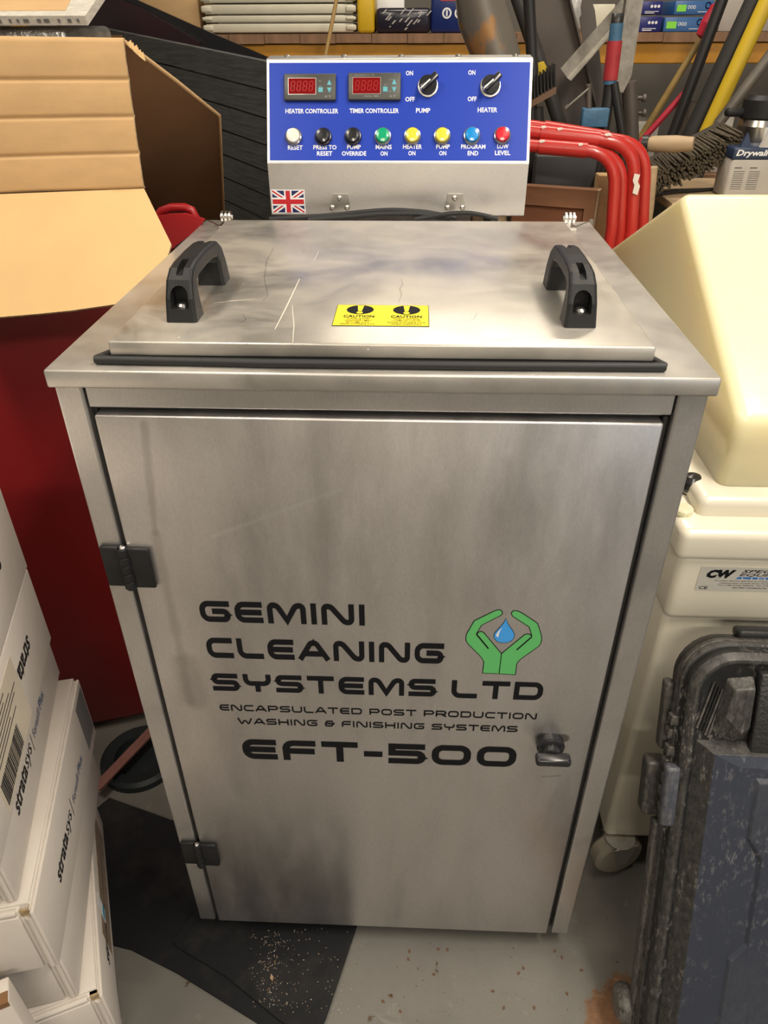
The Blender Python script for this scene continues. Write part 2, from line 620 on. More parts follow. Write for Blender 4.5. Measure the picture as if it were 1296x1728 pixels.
def lid_handle(xc, y0, y1):
    """moulded bridge handle: trapezoid arch profile in the y-z plane, tapering in width, slots and screw pockets cut in"""
    zb, H = 1.0218, 0.0475
    n = 9
    def prof(t):
        return t
    outer = [(y0, 0.0), (y0 + 0.004, H * 0.45), (y0 + 0.012, H * 0.78), (y0 + 0.024, H * 0.95), (y0 + 0.040, H), ((y0 + y1) / 2, H * 1.02),
             (y1 - 0.040, H), (y1 - 0.024, H * 0.95), (y1 - 0.012, H * 0.78), (y1 - 0.004, H * 0.45), (y1, 0.0)]
    inner = [(y0 + 0.030, 0.0), (y0 + 0.029, H * 0.25), (y0 + 0.029, H * 0.50), (y0 + 0.033, H * 0.64), (y0 + 0.046, H * 0.69), ((y0 + y1) / 2, H * 0.70),
             (y1 - 0.046, H * 0.69), (y1 - 0.033, H * 0.64), (y1 - 0.029, H * 0.50), (y1 - 0.029, H * 0.25), (y1 - 0.030, 0.0)]
    wid = [0.0150, 0.0138, 0.0128, 0.0120, 0.0115, 0.0112, 0.0115, 0.0120, 0.0128, 0.0138, 0.0150]
    bm = bmesh.new()
    rows = []
    for (oy, oz), (iy, iz), hw in zip(outer, inner, wid):
        rows.append([bm.verts.new((xc - hw, oy, zb + oz)), bm.verts.new((xc + hw, oy, zb + oz)),
                     bm.verts.new((xc + hw, iy, zb + iz)), bm.verts.new((xc - hw, iy, zb + iz))])
    for a, b in zip(rows, rows[1:]):
        for j in range(4):
            bm.faces.new((a[j], a[(j + 1) % 4], b[(j + 1) % 4], b[j]))
    bm.faces.new(rows[0])
    bm.faces.new(rows[-1])
    bmesh.ops.recalc_face_normals(bm, faces=bm.faces[:])
    long = [e for e in bm.edges if len(e.link_faces) == 2 and e.calc_face_angle() > math.radians(50)
            and min(q.co.z for q in e.verts) + 1e-4 < max(q.co.z for q in e.verts) + 1e-4 and not all(abs(q.co.z - zb) < 1e-5 for q in e.verts)]
    bmesh.ops.bevel(bm, geom=long, offset=0.003, segments=2, profile=0.5, affect='EDGES')
    mb = MB()
    mb.bm(bm, 0, False)
    o = mb.build('handle', BLK, lid)
    for sgn, ye in ((1, y0), (-1, y1)):
        k = MB()   # screw pocket, arched top
        arch = [(xc - 0.0085, zb + 0.012)] + [(xc + 0.0085, zb + 0.012)] + \
               [(xc + 0.0085 * math.cos(a), zb + 0.0235 + 0.009 * math.sin(a)) for a in [PI * j / 8 for j in range(9)]]
        k.prism([(px_, ye - sgn * 0.01, pz_) for px_, pz_ in arch], (0, sgn * 0.031, 0))
        # slot over the shoulder
        k2 = MB()
        k2.box(xc - 0.0032, xc + 0.0032, *sorted((ye + sgn * 0.006, ye + sgn * 0.045)), zb + H * 0.84, zb + H * 1.3)
        kk = k.build('cutter', BLK)
        ko = cut(o, kk)
        kk = k2.build('cutter', BLK)
        cut(o, kk)
        sc = MB()
        sc.lathe([(0.0, 0.003), (0.004, 0.003), (0.0058, 0.0012), (0.006, 0.0)], (xc, ye + sgn * 0.012, zb + 0.0122), n=16)
        q = sc.build('screw', CHROME, o.parent)
    o.data.materials.clear()
    o.data.materials.append(BLK)
    return o


lid_handle(-0.190, 0.067, 0.217)
lid_handle(0.187, 0.063, 0.209)

# caution sticker on the lid
st = MB()
s0, s1 = (-0.0455, 0.0625), (0.0465, 0.1240)
zs = 1.0216
st.box(s0[0], s1[0], s0[1], s1[1], zs, zs + 0.0004, 1)
st.box(s0[0] + 0.0006, s1[0] - 0.0006, s0[1] + 0.0008, s1[1] - 0.0008, zs + 0.0004, zs + 0.0005, 0)
zs += 0.0005
for cx, lines in ((-0.0215, ['SURFACE AND', 'CONTENTS MAY', 'BECOME HOT', 'WEAR SUITABLE P.P.E.']), (0.0245, ['TANK CONTAINS', 'CHEMICAL LIQUID', 'WEAR SUITABLE P.P.E', 'WHEN OPERATING'])):
    st.lathe([(0.0, 0.0002), (0.0135, 0.0002)], (cx, 0.1085, zs), n=32, mi=1)
    st.face([(cx - 0.0032, 0.1205, zs + 0.0004), (cx - 0.0018, 0.1035, zs + 0.0004), (cx + 0.0018, 0.1035, zs + 0.0004), (cx + 0.0032, 0.1205, zs + 0.0004)][::1], 0)
    st.lathe([(0.0, 0.0004), (0.0032, 0.0004)], (cx, 0.0990, zs), n=16, mi=0)
    st.text('CAUTION', (cx, 0.0885, zs), X, Y, 0.030, 0.0070, 1, bold=0.02)
    for i, ln in enumerate(lines):
        st.text(ln, (cx, 0.0815 - i * 0.0050, zs), X, Y, [0.022, 0.026, 0.022, 0.034][i] if cx < 0 else [0.026, 0.028, 0.036, 0.029][i], 0.0034, 1, bold=0.006)
st.build('caution_sticker', [YEL, INK], lid)

# door, 2 mm proud of the frame
DY = 0.006
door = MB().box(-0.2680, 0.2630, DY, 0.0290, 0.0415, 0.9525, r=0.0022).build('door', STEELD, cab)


# ---- wide rounded stroke lettering
def arcpts(p0, p1, p2, r, n=5):
    a = (p0 - p1).normalized()
    b = (p2 - p1).normalized()
    ang = a.angle(b)
    d = min(r / math.tan(ang / 2), (p0 - p1).length * 0.5, (p2 - p1).length * 0.5)
    r = d * math.tan(ang / 2)
    c = p1 + (a + b).normalized() * (r / math.sin(ang / 2))
    s_, e_ = p1 + a * d, p1 + b * d
    out = []
    for i in range(n + 1):
        t = i / n
        q = (s_ - c).lerp(e_ - c, t)
        out.append(c + q.normalized() * r)
    return out


# glyph: (width, [strokes]); a stroke is a list of (x, y, rounded?) in a unit box, or ('o', list) for closed
GL = {
    'G': (1.42, [[(1, 1, 0), (0, 1, 1), (0, 0, 1), (1, 0, 1), (1, .52, 1), (.5, .52, 0)]]),
    'E': (1.30, [[(1, 1, 0), (0, 1, 1), (0, 0, 1), (1, 0, 0)], [(.1, .5, 0), (.95, .5, 0)]]),
    'M': (1.80, [[(0, 0, 0), (0, 1, 1), (.22, 1, 1), (.5, .02, 0), (.78, 1, 1), (1, 1, 1), (1, 0, 0)]]),
    'I': (0.27, [[(.5, 0, 0), (.5, 1, 0)]]),
    'N': (1.52, [[(0, 0, 0), (0, 1, 1), (.25, 1, 1), (.75, 0, 1), (1, 0, 1), (1, 1, 0)]]),
    'C': (1.30, [[(1, 1, 0), (0, 1, 1), (0, 0, 1), (1, 0, 0)]]),
    'L': (1.28, [[(0, 1, 0), (0, 0, 1), (1, 0, 0)]]),
    'A': (1.50, [[(0, 0, 0), (.40, 1, 1), (.60, 1, 1), (1, 0, 0)], [(.22, .27, 0), (.78, .27, 0)]]),
    'S': (1.40, [[(.95, 1, 0), (0, 1, 1), (0, .5, 1), (1, .5, 1), (1, 0, 1), (0, 0, 0)]]),
    'Y': (1.42, [[(0, 1, 0), (0, .46, 1), (1, .46, 1), (1, 1, 0)], [(.5, .46, 0), (.5, 0, 0)]]),
    'T': (1.36, [[(0, 1, 0), (1, 1, 0)], [(.5, 1, 0), (.5, 0, 0)]]),
    'D': (1.42, ['o', [(0, 1, 0), (1, 1, 1), (1, 0, 1), (0, 0, 0)]]),
    'P': (1.36, [[(0, 0, 0), (0, 1, 0), (1, 1, 1), (1, .38, 1), (0, .38, 0)]]),
    'R': (1.40, [[(0, 0, 0), (0, 1, 0), (1, 1, 1), (1, .40, 1), (0, .40, 0)], [(.55, .40, 0), (1, 0, 0)]]),
    'O': (1.42, ['o', [(0, 1, 1), (1, 1, 1), (1, 0, 1), (0, 0, 1)]]),
    '0': (1.46, ['o', [(0, 1, 1), (1, 1, 1), (1, 0, 1), (0, 0, 1)]]),
    'U': (1.38, [[(0, 1, 0), (0, 0, 1), (1, 0, 1), (1, 1, 0)]]),
    'W': (1.95, [[(0, 1, 0), (.20, 0, 1), (.30, 0, 1), (.5, .95, 1), (.70, 0, 1), (.80, 0, 1), (1, 1, 0)]]),
    'H': (1.40, [[(0, 0, 0), (0, 1, 0)], [(1, 0, 0), (1, 1, 0)], [(0, .5, 0), (1, .5, 0)]]),
    'F': (1.26, [[(1, 1, 0), (0, 1, 1), (0, 0, 0)], [(.1, .46, 0), (.95, .46, 0)]]),
    '5': (1.40, [[(.97, 1, 0), (0, 1, 0), (0, .55, 0), (1, .55, 1), (1, 0, 1), (0, 0, 0)]]),
    '-': (0.70, [[(0, .42, 0), (1, .42, 0)]]),
    '&': (1.30, [[(.85, 1, 0), (.12, 1, 1), (.12, .52, 1), (.5, .52, 0)], [(.12, .52, 0), (0, .5, 1), (0, 0, 1), (.9, 0, 1), (.9, .62, 0)], [(.4, .52, 0), (1.05, .52, 0)]]),
    ' ': (0.55, []),
}


def ribbon(mb, P, t, closed, fn, mi):
    n = len(P)
    L_, R_ = [], []
    for i in range(n):
        a = P[(i - 1) % n] if (closed or i) else None
        b = P[(i + 1) % n] if (closed or i < n - 1) else None
        d1 = (P[i] - a).normalized() if a is not None else None
        d2 = (b - P[i]).normalized() if b is not None else None
        if d1 is None:
            d1 = d2
        if d2 is None:
            d2 = d1
        n1, n2 = Vector((-d1.y, d1.x)), Vector((-d2.y, d2.x))
        mm = (n1 + n2)
        mm = mm.normalized() if mm.length > 1e-6 else n1
        k = min(1.8, 1 / max(0.3, mm.dot(n1)))
        L_.append(fn(P[i] + mm * (t / 2 * k)))
        R_.append(fn(P[i] - mm * (t / 2 * k)))
    m = n if closed else n - 1
    mb.add(L_ + R_, [(i, (i + 1) % n, n + (i + 1) % n, n + i) for i in range(m)], mi)


def wide_text(mb, s, x0, z0, x1, z1, t=0.255, sp=0.22, rr=0.38, mi=0, y=DY - 0.0003):
    lift = [0.0]
    tot = sum(GL[c][0] for c in s) + sp * (len(s) - 1)
    H = z1 - z0
    sx = (x1 - x0) / tot
    fn = lambda q: (x0 + q.x * sx, y - lift[0], z0 + q.y * H)
    cx = 0
    for c in s:
        W, st_ = GL[c]
        closed = bool(st_) and st_[0] == 'o'
        if closed:
            st_ = [st_[1]]
        for ki, k in enumerate(st_):
            lift[0] = 0.00015 * ki
            pp = [Vector((cx + t / 2 + a * (W - t), t / 2 + b * (1 - t))) for a, b, r in k]
            if not closed:
                pp[0] = pp[0] + (pp[0] - pp[1]).normalized() * t / 2
                pp[-1] = pp[-1] + (pp[-1] - pp[-2]).normalized() * t / 2
            n = len(pp)
            out = []
            for i in range(n):
                if k[i][2] and (closed or 0 < i < n - 1):
                    out += arcpts(pp[i - 1], pp[i], pp[(i + 1) % n], rr - t * 0.35)
                else:
                    out.append(pp[i])
            ribbon(mb, out, t, closed, fn, mi)
        cx += W + sp


for args, t_ in ((('GEMINI', -0.2020, 0.6955, -0.0165, 0.7265), 0.26), (('CLEANING', -0.2020, 0.6390, 0.0735, 0.6710), 0.26), (('SYSTEMS', -0.2035, 0.5835, 0.0670, 0.6130), 0.26), (('LTD', 0.0850, 0.5825, 0.1935, 0.6125), 0.26),
                 (('ENCAPSULATED POST PRODUCTION', -0.2000, 0.5480, 0.1910, 0.5590), 0.21), (('WASHING & FINISHING SYSTEMS', -0.1800, 0.5240, 0.1700, 0.5350), 0.21),
                 (('EFT-500', -0.1800, 0.4560, 0.1735, 0.4950), 0.27)):
    lt = MB()
    wide_text(lt, *args, t=t_)
    lt.build('lettering', INK, door)


# the green hands and water drop emblem, traced in door coordinates
def ez(ax, ay):      # enlarged drawing coordinate -> point on the door
    p = pt(775 + ax * 150 / 1296.0, 1020 + ay * 125 / 1080.0, y=DY)
    return Vector((p.x, DY, p.z))
def emb(mb, pts, lift, mi, outline=0.0, omi=1):
    P = [ez(*p) for p in pts]
    mb.add([q + Vector((0, -lift, 0)) for q in P], [list(range(len(P)))], mi)
    if outline:
        P2 = [Vector((q.x, q.z)) for q in P]
        ribbon(mb, P2, outline, True, lambda q: (q.x, DY - lift - 0.0001, q.y), omi)
em = MB()
lh = [(615, 715), (355, 405), (318, 392), (285, 400), (258, 430), (248, 430), (270, 390), (328, 297), (600, 160), (625, 140), (630, 112), (612, 84), (580, 76), (545, 80), (480, 108), (220, 235),
      (140, 370), (105, 430), (97, 480), (100, 525), (120, 565), (290, 735), (335, 790), (358, 835), (340, 998), (580, 1008)]
rh = [(615, 715), (950, 440), (1000, 426), (1040, 440), (1052, 462), (1058, 462), (1045, 410), (1018, 325), (780, 170), (760, 140), (765, 112), (790, 90), (830, 88), (870, 98), (960, 150), (1140, 272),
      (1165, 340), (1195, 440), (1202, 500), (1190, 560), (1160, 605), (900, 790), (860, 830), (838, 865), (818, 1022), (580, 1008)]
emb(em, lh, 0.0003, 0, 0.00095)
emb(em, rh, 0.0003, 0, 0.00095)
for a, b in (((255, 435), (425, 640)), ((1055, 470), (835, 660))):
    A_, B_ = ez(*a), ez(*b)
    ribbon(em, [Vector((A_.x, A_.z)), Vector((B_.x, B_.z))], 0.0018, False, lambda q: (q.x, DY - 0.0005, q.y), 1)
drop = [(680, 200), (650, 265), (570, 355), (515, 415), (502, 460), (515, 500), (550, 535), (600, 553), (660, 558), (720, 548), (770, 520), (798, 480), (805, 430), (785, 385), (730, 310), (700, 260)]
emb(em, drop, 0.0003, 2, 0.0006)
emb(em, [(630, 330), (575, 380), (540, 430), (540, 462), (560, 470), (575, 462), (575, 430), (600, 375)], 0.0005, 3)
em.build('emblem', [GREEN, INK, SKY, WHITE], door)

# door knob: round boss and a wing grip, with the worn grey rub mark above it
kn = MB()
kn.lathe([(0.0, 0.0), (0.0175, 0.0), (0.0175, 0.008), (0.0155, 0.0105), (0.011, 0.012), (0.011, 0.020), (0.0, 0.020)], (0.2125, DY, 0.506), (0, -1, 0), n=28)
kn.box(0.2125 - 0.0215, 0.2125 + 0.0215, DY - 0.034, DY - 0.018, 0.5005, 0.5125, r=0.0045, seg=3)
kn.build('knob', BLKG, door)

# hinges
for zc in (0.7735, 0.2355):
    h = MB()
    h.box(-0.2965, -0.2735, 0.0025, 0.0080, zc - 0.0265, zc + 0.0265, r=0.002)
    h.box(-0.2690, -0.2430, 0.0005, 0.0060, zc - 0.0265, zc + 0.0265, r=0.002)
    for i in range(5):
        z0 = zc - 0.0275 + i * 0.0110
        h.lathe([(0.0, 0), (0.0052, 0.0), (0.0056, 0.0006), (0.0056, 0.0098), (0.0052, 0.0104), (0, 0.0104)], (-0.2705, 0.0015, z0), n=16)
        s_ = -1 if i % 2 == 0 else 1
        h.box(*sorted((-0.2705, -0.2705 + s_ * 0.006)), -0.001, 0.0055, z0, z0 + 0.0104)
    hg = h.build('hinge', BLK, cab)
    MB().lathe([(0, 0.0022), (0.002, 0.0022), (0.0032, 0.001), (0.0034, 0)], (-0.2705, 0.0015, zc + 0.0270), n=12).build('hinge_pin', CHROME, hg)

# catches at the lid's rear corners
for px_, s in ((383, -1), (960, 1)):
    c0 = pt(px_, 372, y=0.560)
    t_ = MB()
    t_.box(c0.x - 0.010, c0.x + 0.010, 0.545, 0.575, 1.0002, 1.0040)
    for dx in (-0.0055, 0.0005, 0.006):
        t_.lathe([(0, -0.0016), (0.0085, -0.0016), (0.0085, 0.0016), (0, 0.0016)], (c0.x + dx, 0.560, 1.0145), (1, 0, 0.0), n=18)
    t_.tube([(c0.x - 0.009, 0.560, 1.0145), (c0.x + 0.010, 0.560, 1.0145)], 0.0035, 10)
    t_.box(c0.x - 0.003, c0.x + 0.003, 0.555, 0.565, 1.002, 1.0145)
    t_.build('lid_catch', CHROME, cab)

# ---- control box
PB, PT_ = Vector((0, 0.625, 1.0795)), Vector((0, 0.690, 1.2145))
UY = (PT_ - PB).normalized()
FN = X.cross(UY)
CX = 0.0015
HWX = 0.2005
cb = MB()
prof = [(0.625, 1.003), (0.625, 1.0795), (0.690, 1.2145), (0.727, 1.2175), (0.727, 1.003)]
cb.prism([(CX - HWX, a, b) for a, b in prof], (2 * HWX, 0, 0))
box = cb.build('control_box', STEEL, cab, 0.0015)
MB().box(CX - 0.12, CX + 0.12, 0.6705, 0.700, 0.930, 1.0025).box(CX - 0.12, CX + 0.12, 0.6025, 0.6705, 0.930, 0.945).build('box_support', STEEL, cab)
for px_ in (485, 581, 677, 773, 869):
    p = pt(px_, 100, y=0.708)
    s_ = MB()
    s_.lathe([(0.0045, 0.0), (0.0045, 0.0012), (0.003, 0.0030), (0.0, 0.0034)], (p.x, 0.708, 1.2160), n=12)
    s_.build('screw', CHROME, box)


def fp(px, py, lift=0.0):
    return onplane(px, py, PB, FN) + FN * lift


fs_ = MB()
def quad(mb, a, b, lift, th, mi):
    """rectangle on the fascia between two pixels corners (left-top, right-bottom)"""
    pa, pb = fp(*a), fp(*b)
    sa, sb = (pa - PB).dot(UY), (pb - PB).dot(UY)
    P = [Vector((xx, 0, 0)) + PB + UY * ss - Vector((PB.x, 0, 0)) for xx, ss in ((pa.x, sb), (pb.x, sb), (pb.x, sa), (pa.x, sa))]
    mb.prism([q + FN * lift for q in P], FN * th, mi)
SL = (PT_ - PB).length
P4 = [X * xx + PB + UY * ss for xx, ss in ((CX - HWX + 0.001, 0.001), (CX + HWX - 0.001, 0.001), (CX + HWX - 0.001, SL - 0.003), (CX - HWX + 0.001, SL - 0.003))]
fs_.prism([q + FN * 0.0002 for q in P4], FN * 0.0006, 1)
P4 = [X * xx + PB + UY * ss for xx, ss in ((CX - HWX + 0.004, 0.0038), (CX + HWX - 0.004, 0.0038), (CX + HWX - 0.004, SL - 0.0065), (CX - HWX + 0.004, SL - 0.0065))]
fs_.prism([q + FN * 0.0008 for q in P4], FN * 0.0004, 0)
LT = 0.0013
def ftext(s, px0, px1, py, hpx=8.0):
    a, b = fp(px0, py), fp(px1, py)
    u_, d_ = fp((px0 + px1) / 2, py - hpx / 2), fp((px0 + px1) / 2, py + hpx / 2)
    fs_.text(s, (a + b) / 2, X, UY, b.x - a.x, (u_ - d_).length, 1, bold=0.022, lift=LT)
ftext('HEATER CONTROLLER', 482, 571, 188)
ftext('TIMER CONTROLLER', 590, 673, 187.5)
ftext('ON', 685, 697, 124)
ftext('OFF', 684, 700, 168)
ftext('PUMP', 702, 726, 187)
ftext('ON', 790, 802, 123)
ftext('OFF', 789, 804, 167.5)
ftext('HEATER', 806, 839, 186)
ftext('RESET', 486, 511, 249.5, 7.5)
ftext('PRESS TO', 529, 568, 249, 7.5)
ftext('RESET', 535, 561, 259.5, 7.5)
ftext('PUMP', 586, 609, 248.5, 7.5)
ftext('OVERRIDE', 577, 618, 259.5, 7.5)
ftext('MAINS', 634, 661, 248.5, 7.5)
ftext('ON', 642, 654, 259.5, 7.5)
ftext('HEATER', 680, 712, 248, 7.5)
ftext('ON', 689, 701, 259, 7.5)
ftext('PUMP', 736, 759, 248, 7.5)
ftext('ON', 741, 753, 259, 7.5)
ftext('PROGRAM', 778, 819, 248, 7.5)
ftext('END', 789, 807, 259, 7.5)
ftext('LOW', 839, 858, 247.5, 7.5)
ftext('LEVEL', 835, 861, 258.5, 7.5)
fs_.build('blue_fascia', [BLUE, WHITE], box)

# push buttons and pilot lamps
LAMPC = [('white', (0.78, 0.74, 0.66)), ('black', (0.012, 0.012, 0.014)), ('black', (0.012, 0.012, 0.014)), ('green', (0.0, 0.36, 0.16)), ('yellow', (0.80, 0.66, 0.05)),
         ('yellow', (0.80, 0.66, 0.05)), ('blue', (0.0, 0.26, 0.68)), ('red', (0.62, 0.006, 0.02))]
for (px_, py_), (cn, cc) in zip(((496, 232), (546, 232), (596, 231.5), (646, 231.5), (696, 231), (746, 231), (796, 230.5), (847, 230)), LAMPC):
    p = fp(px_, py_, 0.001)
    m_ = mat('cap_' + cn, cc, 0.25, coat=0.3)
    ring = mat('clear_bezel', (0.30, 0.30, 0.30), 0.15, 0.6) if cn != 'black' else BLKG
    q = MB()
    q.lathe([(0.0130, 0.0), (0.0130, 0.0030), (0.0122, 0.0050), (0.0108, 0.0054), (0.0104, 0.0045)], p, FN, 28, 0)
    q.lathe([(0.0104, 0.003), (0.0104, 0.0085), (0.0094, 0.0105), (0.006, 0.0112), (0.0, 0.0114)], p, FN, 28, 1)
    lab(q.build('push_button' if cn in ('white', 'black') else 'indicator_lamp', [ring, m_], box), cn + (' push button' if cn in ('white', 'black') else ' indicator lamp'))

# rotary switches
for (px_, py_) in ((722, 147), (827, 147)):
    p = fp(px_, py_, 0.001)
    q = MB()
    q.lathe([(0.0158, 0.0), (0.0158, 0.0030), (0.0150, 0.0040), (0.0135, 0.0042)], p, FN, 32, 1)
    q.lathe([(0.0135, 0.002), (0.0135, 0.0100), (0.0125, 0.0112), (0.0, 0.0112)], p, FN, 32, 0)
    d = (X * 0.75 + UY * 0.66).normalized()
    e = d.cross(FN)
    R_ = Matrix((d, -e, FN)).transposed().to_4x4()
    R_.translation = p
    q.box(-0.0135, 0.0175, -0.0045, 0.0045, 0.0105, 0.0195, 0, R_, r=0.0012)
    q.box(-0.0130, 0.0040, -0.0010, 0.0010, 0.0194, 0.0199, 2, R_)
    q.box(-0.0144, -0.0134, -0.0010, 0.0010, 0.0110, 0.0196, 2, R_)
    q.build('rotary_switch', [BLKG, CHROME, WHITE], box)

# digital controllers
SCR = mat('red_display', (0.20, 0.004, 0.006), 0.12)
SEG = mat('dim_segment', (0.42, 0.03, 0.03), 0.3)
BEZ = mat('bezel_grey', (0.055, 0.055, 0.05), 0.42)
CYN = mat('cyan_key', (0.10, 0.40, 0.48), 0.4)
GRY = mat('grey_print', (0.28, 0.28, 0.27), 0.5)
def seven(mb, R_, cx, cy, w_, h_, z_, mi):
    s = w_ * 0.16
    sh_ = 0.12
    def seg(a, b):
        ribbon(mb, [Vector(a), Vector(b)], s, False, lambda q: R_ @ Vector((q.x + (q.y - cy) * sh_, q.y, z_)), mi)
    l, r_, t, b, m = cx - w_ / 2, cx + w_ / 2, cy + h_ / 2, cy - h_ / 2, cy
    g = s * 0.75
    for yy in (t, m, b):
        seg((l + g, yy), (r_ - g, yy))
    for xx in (l, r_):
        seg((xx, m + g), (xx, t - g))
        seg((xx, b + g), (xx, m - g))
for k, (a, b) in enumerate((((480.5, 128), (567.5, 172)), ((588.5, 126.5), (676, 171.5)))):
    pa, pb = fp(*a, 0), fp(*b, 0)
    c = (pa + pb) / 2
    W_, H_ = abs(pb.x - pa.x), abs((pa - pb).dot(UY))
    R_ = Matrix((X, UY, FN)).transposed().to_4x4()
    R_.translation = c
    q = MB()
    q.box(-W_ / 2, W_ / 2, -H_ / 2, H_ / 2, 0.001, 0.0080, 0, R_, r=0.0012)
    hw, hh = W_ / 2, H_ / 2
    sx0, sx1, sy0, sy1 = -0.82 * hw, 0.22 * hw, -0.56 * hh, 0.62 * hh
    q.box(sx0 - 0.0008, sx1 + 0.0008, sy0 - 0.0008, sy1 + 0.0008, 0.0080, 0.0083, 5, R_)
    q.box(sx0, sx1, sy0, sy1, 0.0083, 0.0086, 1, R_)
    for i in range(4):
        seven(q, R_, sx0 + (sx1 - sx0) * (0.16 + 0.225 * i), (sy0 + sy1) / 2, 0.0052, 0.0130, 0.0088, 2)
    q.face([R_ @ Vector(v_) for v_ in ((0.66 * hw, 0.12 * hh, .0083), (0.84 * hw, 0.12 * hh, .0083), (0.75 * hw, 0.52 * hh, .0083))], 3)
    q.face([R_ @ Vector(v_) for v_ in ((0.66 * hw, -0.08 * hh, .0083), (0.84 * hw, -0.08 * hh, .0083), (0.75 * hw, -0.48 * hh, .0083))], 3)
    q.box(0.33 * hw, 0.50 * hw, -0.42 * hh, -0.06 * hh, 0.0080, 0.0084, 3, R_)
    def tx(s, x_, y_, w_, h_):
        q.text(s, R_ @ Vector((x_ * hw, y_ * hh, 0.0081)), X, UY, w_, h_, 4, bold=0.01)
    if k == 0:
        tx('°C', 0.38, 0.42, 0.0045, 0.0028)
        tx('SET', 0.41, 0.03, 0.0048, 0.0016)
    else:
        tx('RUN', 0.62, 0.46, 0.0060, 0.0016)
        tx('SET', 0.41, 0.06, 0.0048, 0.0018)
        tx('RST', 0.60, -0.42, 0.0055, 0.0016)
        tx('DIGITAL TIMER', -0.10, -0.76, 0.022, 0.0022)
        tx('230V 50/60Hz 16A - 30A', -0.38, 0.80, 0.030, 0.0016)
    tx('ET', 0.72, -0.76, 0.0100, 0.0024)
    q.build('digital_controller', [BEZ, SCR, SEG, CYN, GRY, CHROME], box)

# union flag sticker on the lower front of the box
def bx(px, py):
    return pt(px, py, y=0.625)
f0, f1 = bx(457, 320), bx(516, 360)
q = MB()
NAVY = mat('flag_navy', (0.012, 0.02, 0.10), 0.4)
RED = mat('flag_red', (0.55, 0.02, 0.03), 0.4)
fx0, fx1, fz0, fz1 = f0.x, f1.x, f1.z, f0.z
fw, fh = fx1 - fx0, fz1 - fz0
q.box(fx0, fx1, 0.6246, 0.6249, fz0, fz1, 1)
a0, a1, b0, b1 = fx0 + fw * .03, fx1 - fw * .03, fz0 + fh * .04, fz1 - fh * .04
cx_, cz_ = (a0 + a1) / 2, (b0 + b1) / 2
q.box(a0, a1, 0.6244, 0.6246, b0, b1, 0)
def strip(A, B_, wd, yy, mi, off=0.0):
    A, B_ = Vector(A), Vector(B_)
    d = (B_ - A).normalized()
    n_ = Vector((-d.y, d.x))
    pts_ = [A + n_ * (wd / 2 + off), A - n_ * (wd / 2 - off), B_ - n_ * (wd / 2 - off), B_ + n_ * (wd / 2 + off)]
    # clip to rectangle
    def clip(poly, f, inside):
        out = []
        for i in range(len(poly)):
            p_, r_ = poly[i], poly[(i + 1) % len(poly)]
            if inside(p_):
                out.append(p_)
            if inside(p_) != inside(r_):
                t = f(p_, r_)
                out.append(p_.lerp(r_, t))
        return out
    for ax, lim, sg in ((0, a0, 1), (0, a1, -1), (1, b0, 1), (1, b1, -1)):
        pts_ = clip(pts_, lambda p_, r_: (lim - p_[ax]) / (r_[ax] - p_[ax]), lambda p_: (p_[ax] - lim) * sg >= -1e-9)
        if not pts_:
            return
    q.face([(p_.x, yy, p_.y) for p_ in pts_], mi)
for A, B_ in (((a0, b0), (a1, b1)), ((a0, b1), (a1, b0))):
    strip(A, B_, fh * .20, 0.6243, 1)
    strip(A, B_, fh * .065, 0.6242, 2, fh * 0.0)
strip((cx_, b0), (cx_, b1), fh * .34, 0.6241, 1)
strip((a0, cz_), (a1, cz_), fh * .34, 0.62405, 1)
strip((cx_, b0), (cx_, b1), fh * .20, 0.6239, 2)
strip((a0, cz_), (a1, cz_), fh * .20, 0.62385, 2)
q.build('flag_sticker', [NAVY, WHITE, RED], box)
# two screwed brackets
for px_ in (573, 767):
    q = MB()
    pl = [bx(px_ - 11, 327), bx(px_ + 14, 327), bx(px_ + 20, 357), bx(px_ - 18, 357)]
    q.prism([(p_.x, 0.6249, p_.z) for p_ in pl], (0, -0.0022, 0))
    bk = q.build('bracket', CHROME, box, 0.0004)
    for dx, py_ in ((0, 334), (-12, 350), (13, 350)):
        p = bx(px_ + dx, py_)
        MB().lathe([(0.0042, 0.0), (0.0038, 0.0018), (0.0022, 0.0032), (0, 0.0036)], (p.x, 0.6227, p.z), (0, -1, 0), 14).build('dome_nut', CHROME, bk)

# cables lying behind the lid
for i, pts_ in enumerate(([(455, 368), (560, 362), (610, 356), (660, 352), (720, 356), (770, 366)], [(520, 369), (590, 364), (640, 359), (700, 358), (760, 367)],
                          [(700, 368), (760, 358), (790, 357), (815, 361), (840, 368)])):
    P = [pt(a, b + 2, y=0.592 - 0.009 * i) for a, b in pts_]
    P = [Vector((p_.x, p_.y, max(p_.z, 1.0046))) for p_ in P]
    Q = []
    for a, b in zip(P, P[1:]):
        for k in range(5):
            Q.append(a.lerp(b, k / 5))
    Q.append(P[-1])
    for _ in range(3):
        Q = [Q[0]] + [(Q[j - 1] + Q[j] * 2 + Q[j + 1]) / 4 for j in range(1, len(Q) - 1)] + [Q[-1]]
    tag(MB().tube(Q, 0.0038 if i < 2 else 0.0034, 8).build('power_cable', RUB),
        ['long black cable arched along the foot of the control box', 'black cable looped in front of the longer one behind the lid', 'short black cable curving below the right-hand bracket of the control box'][i], 'cable')

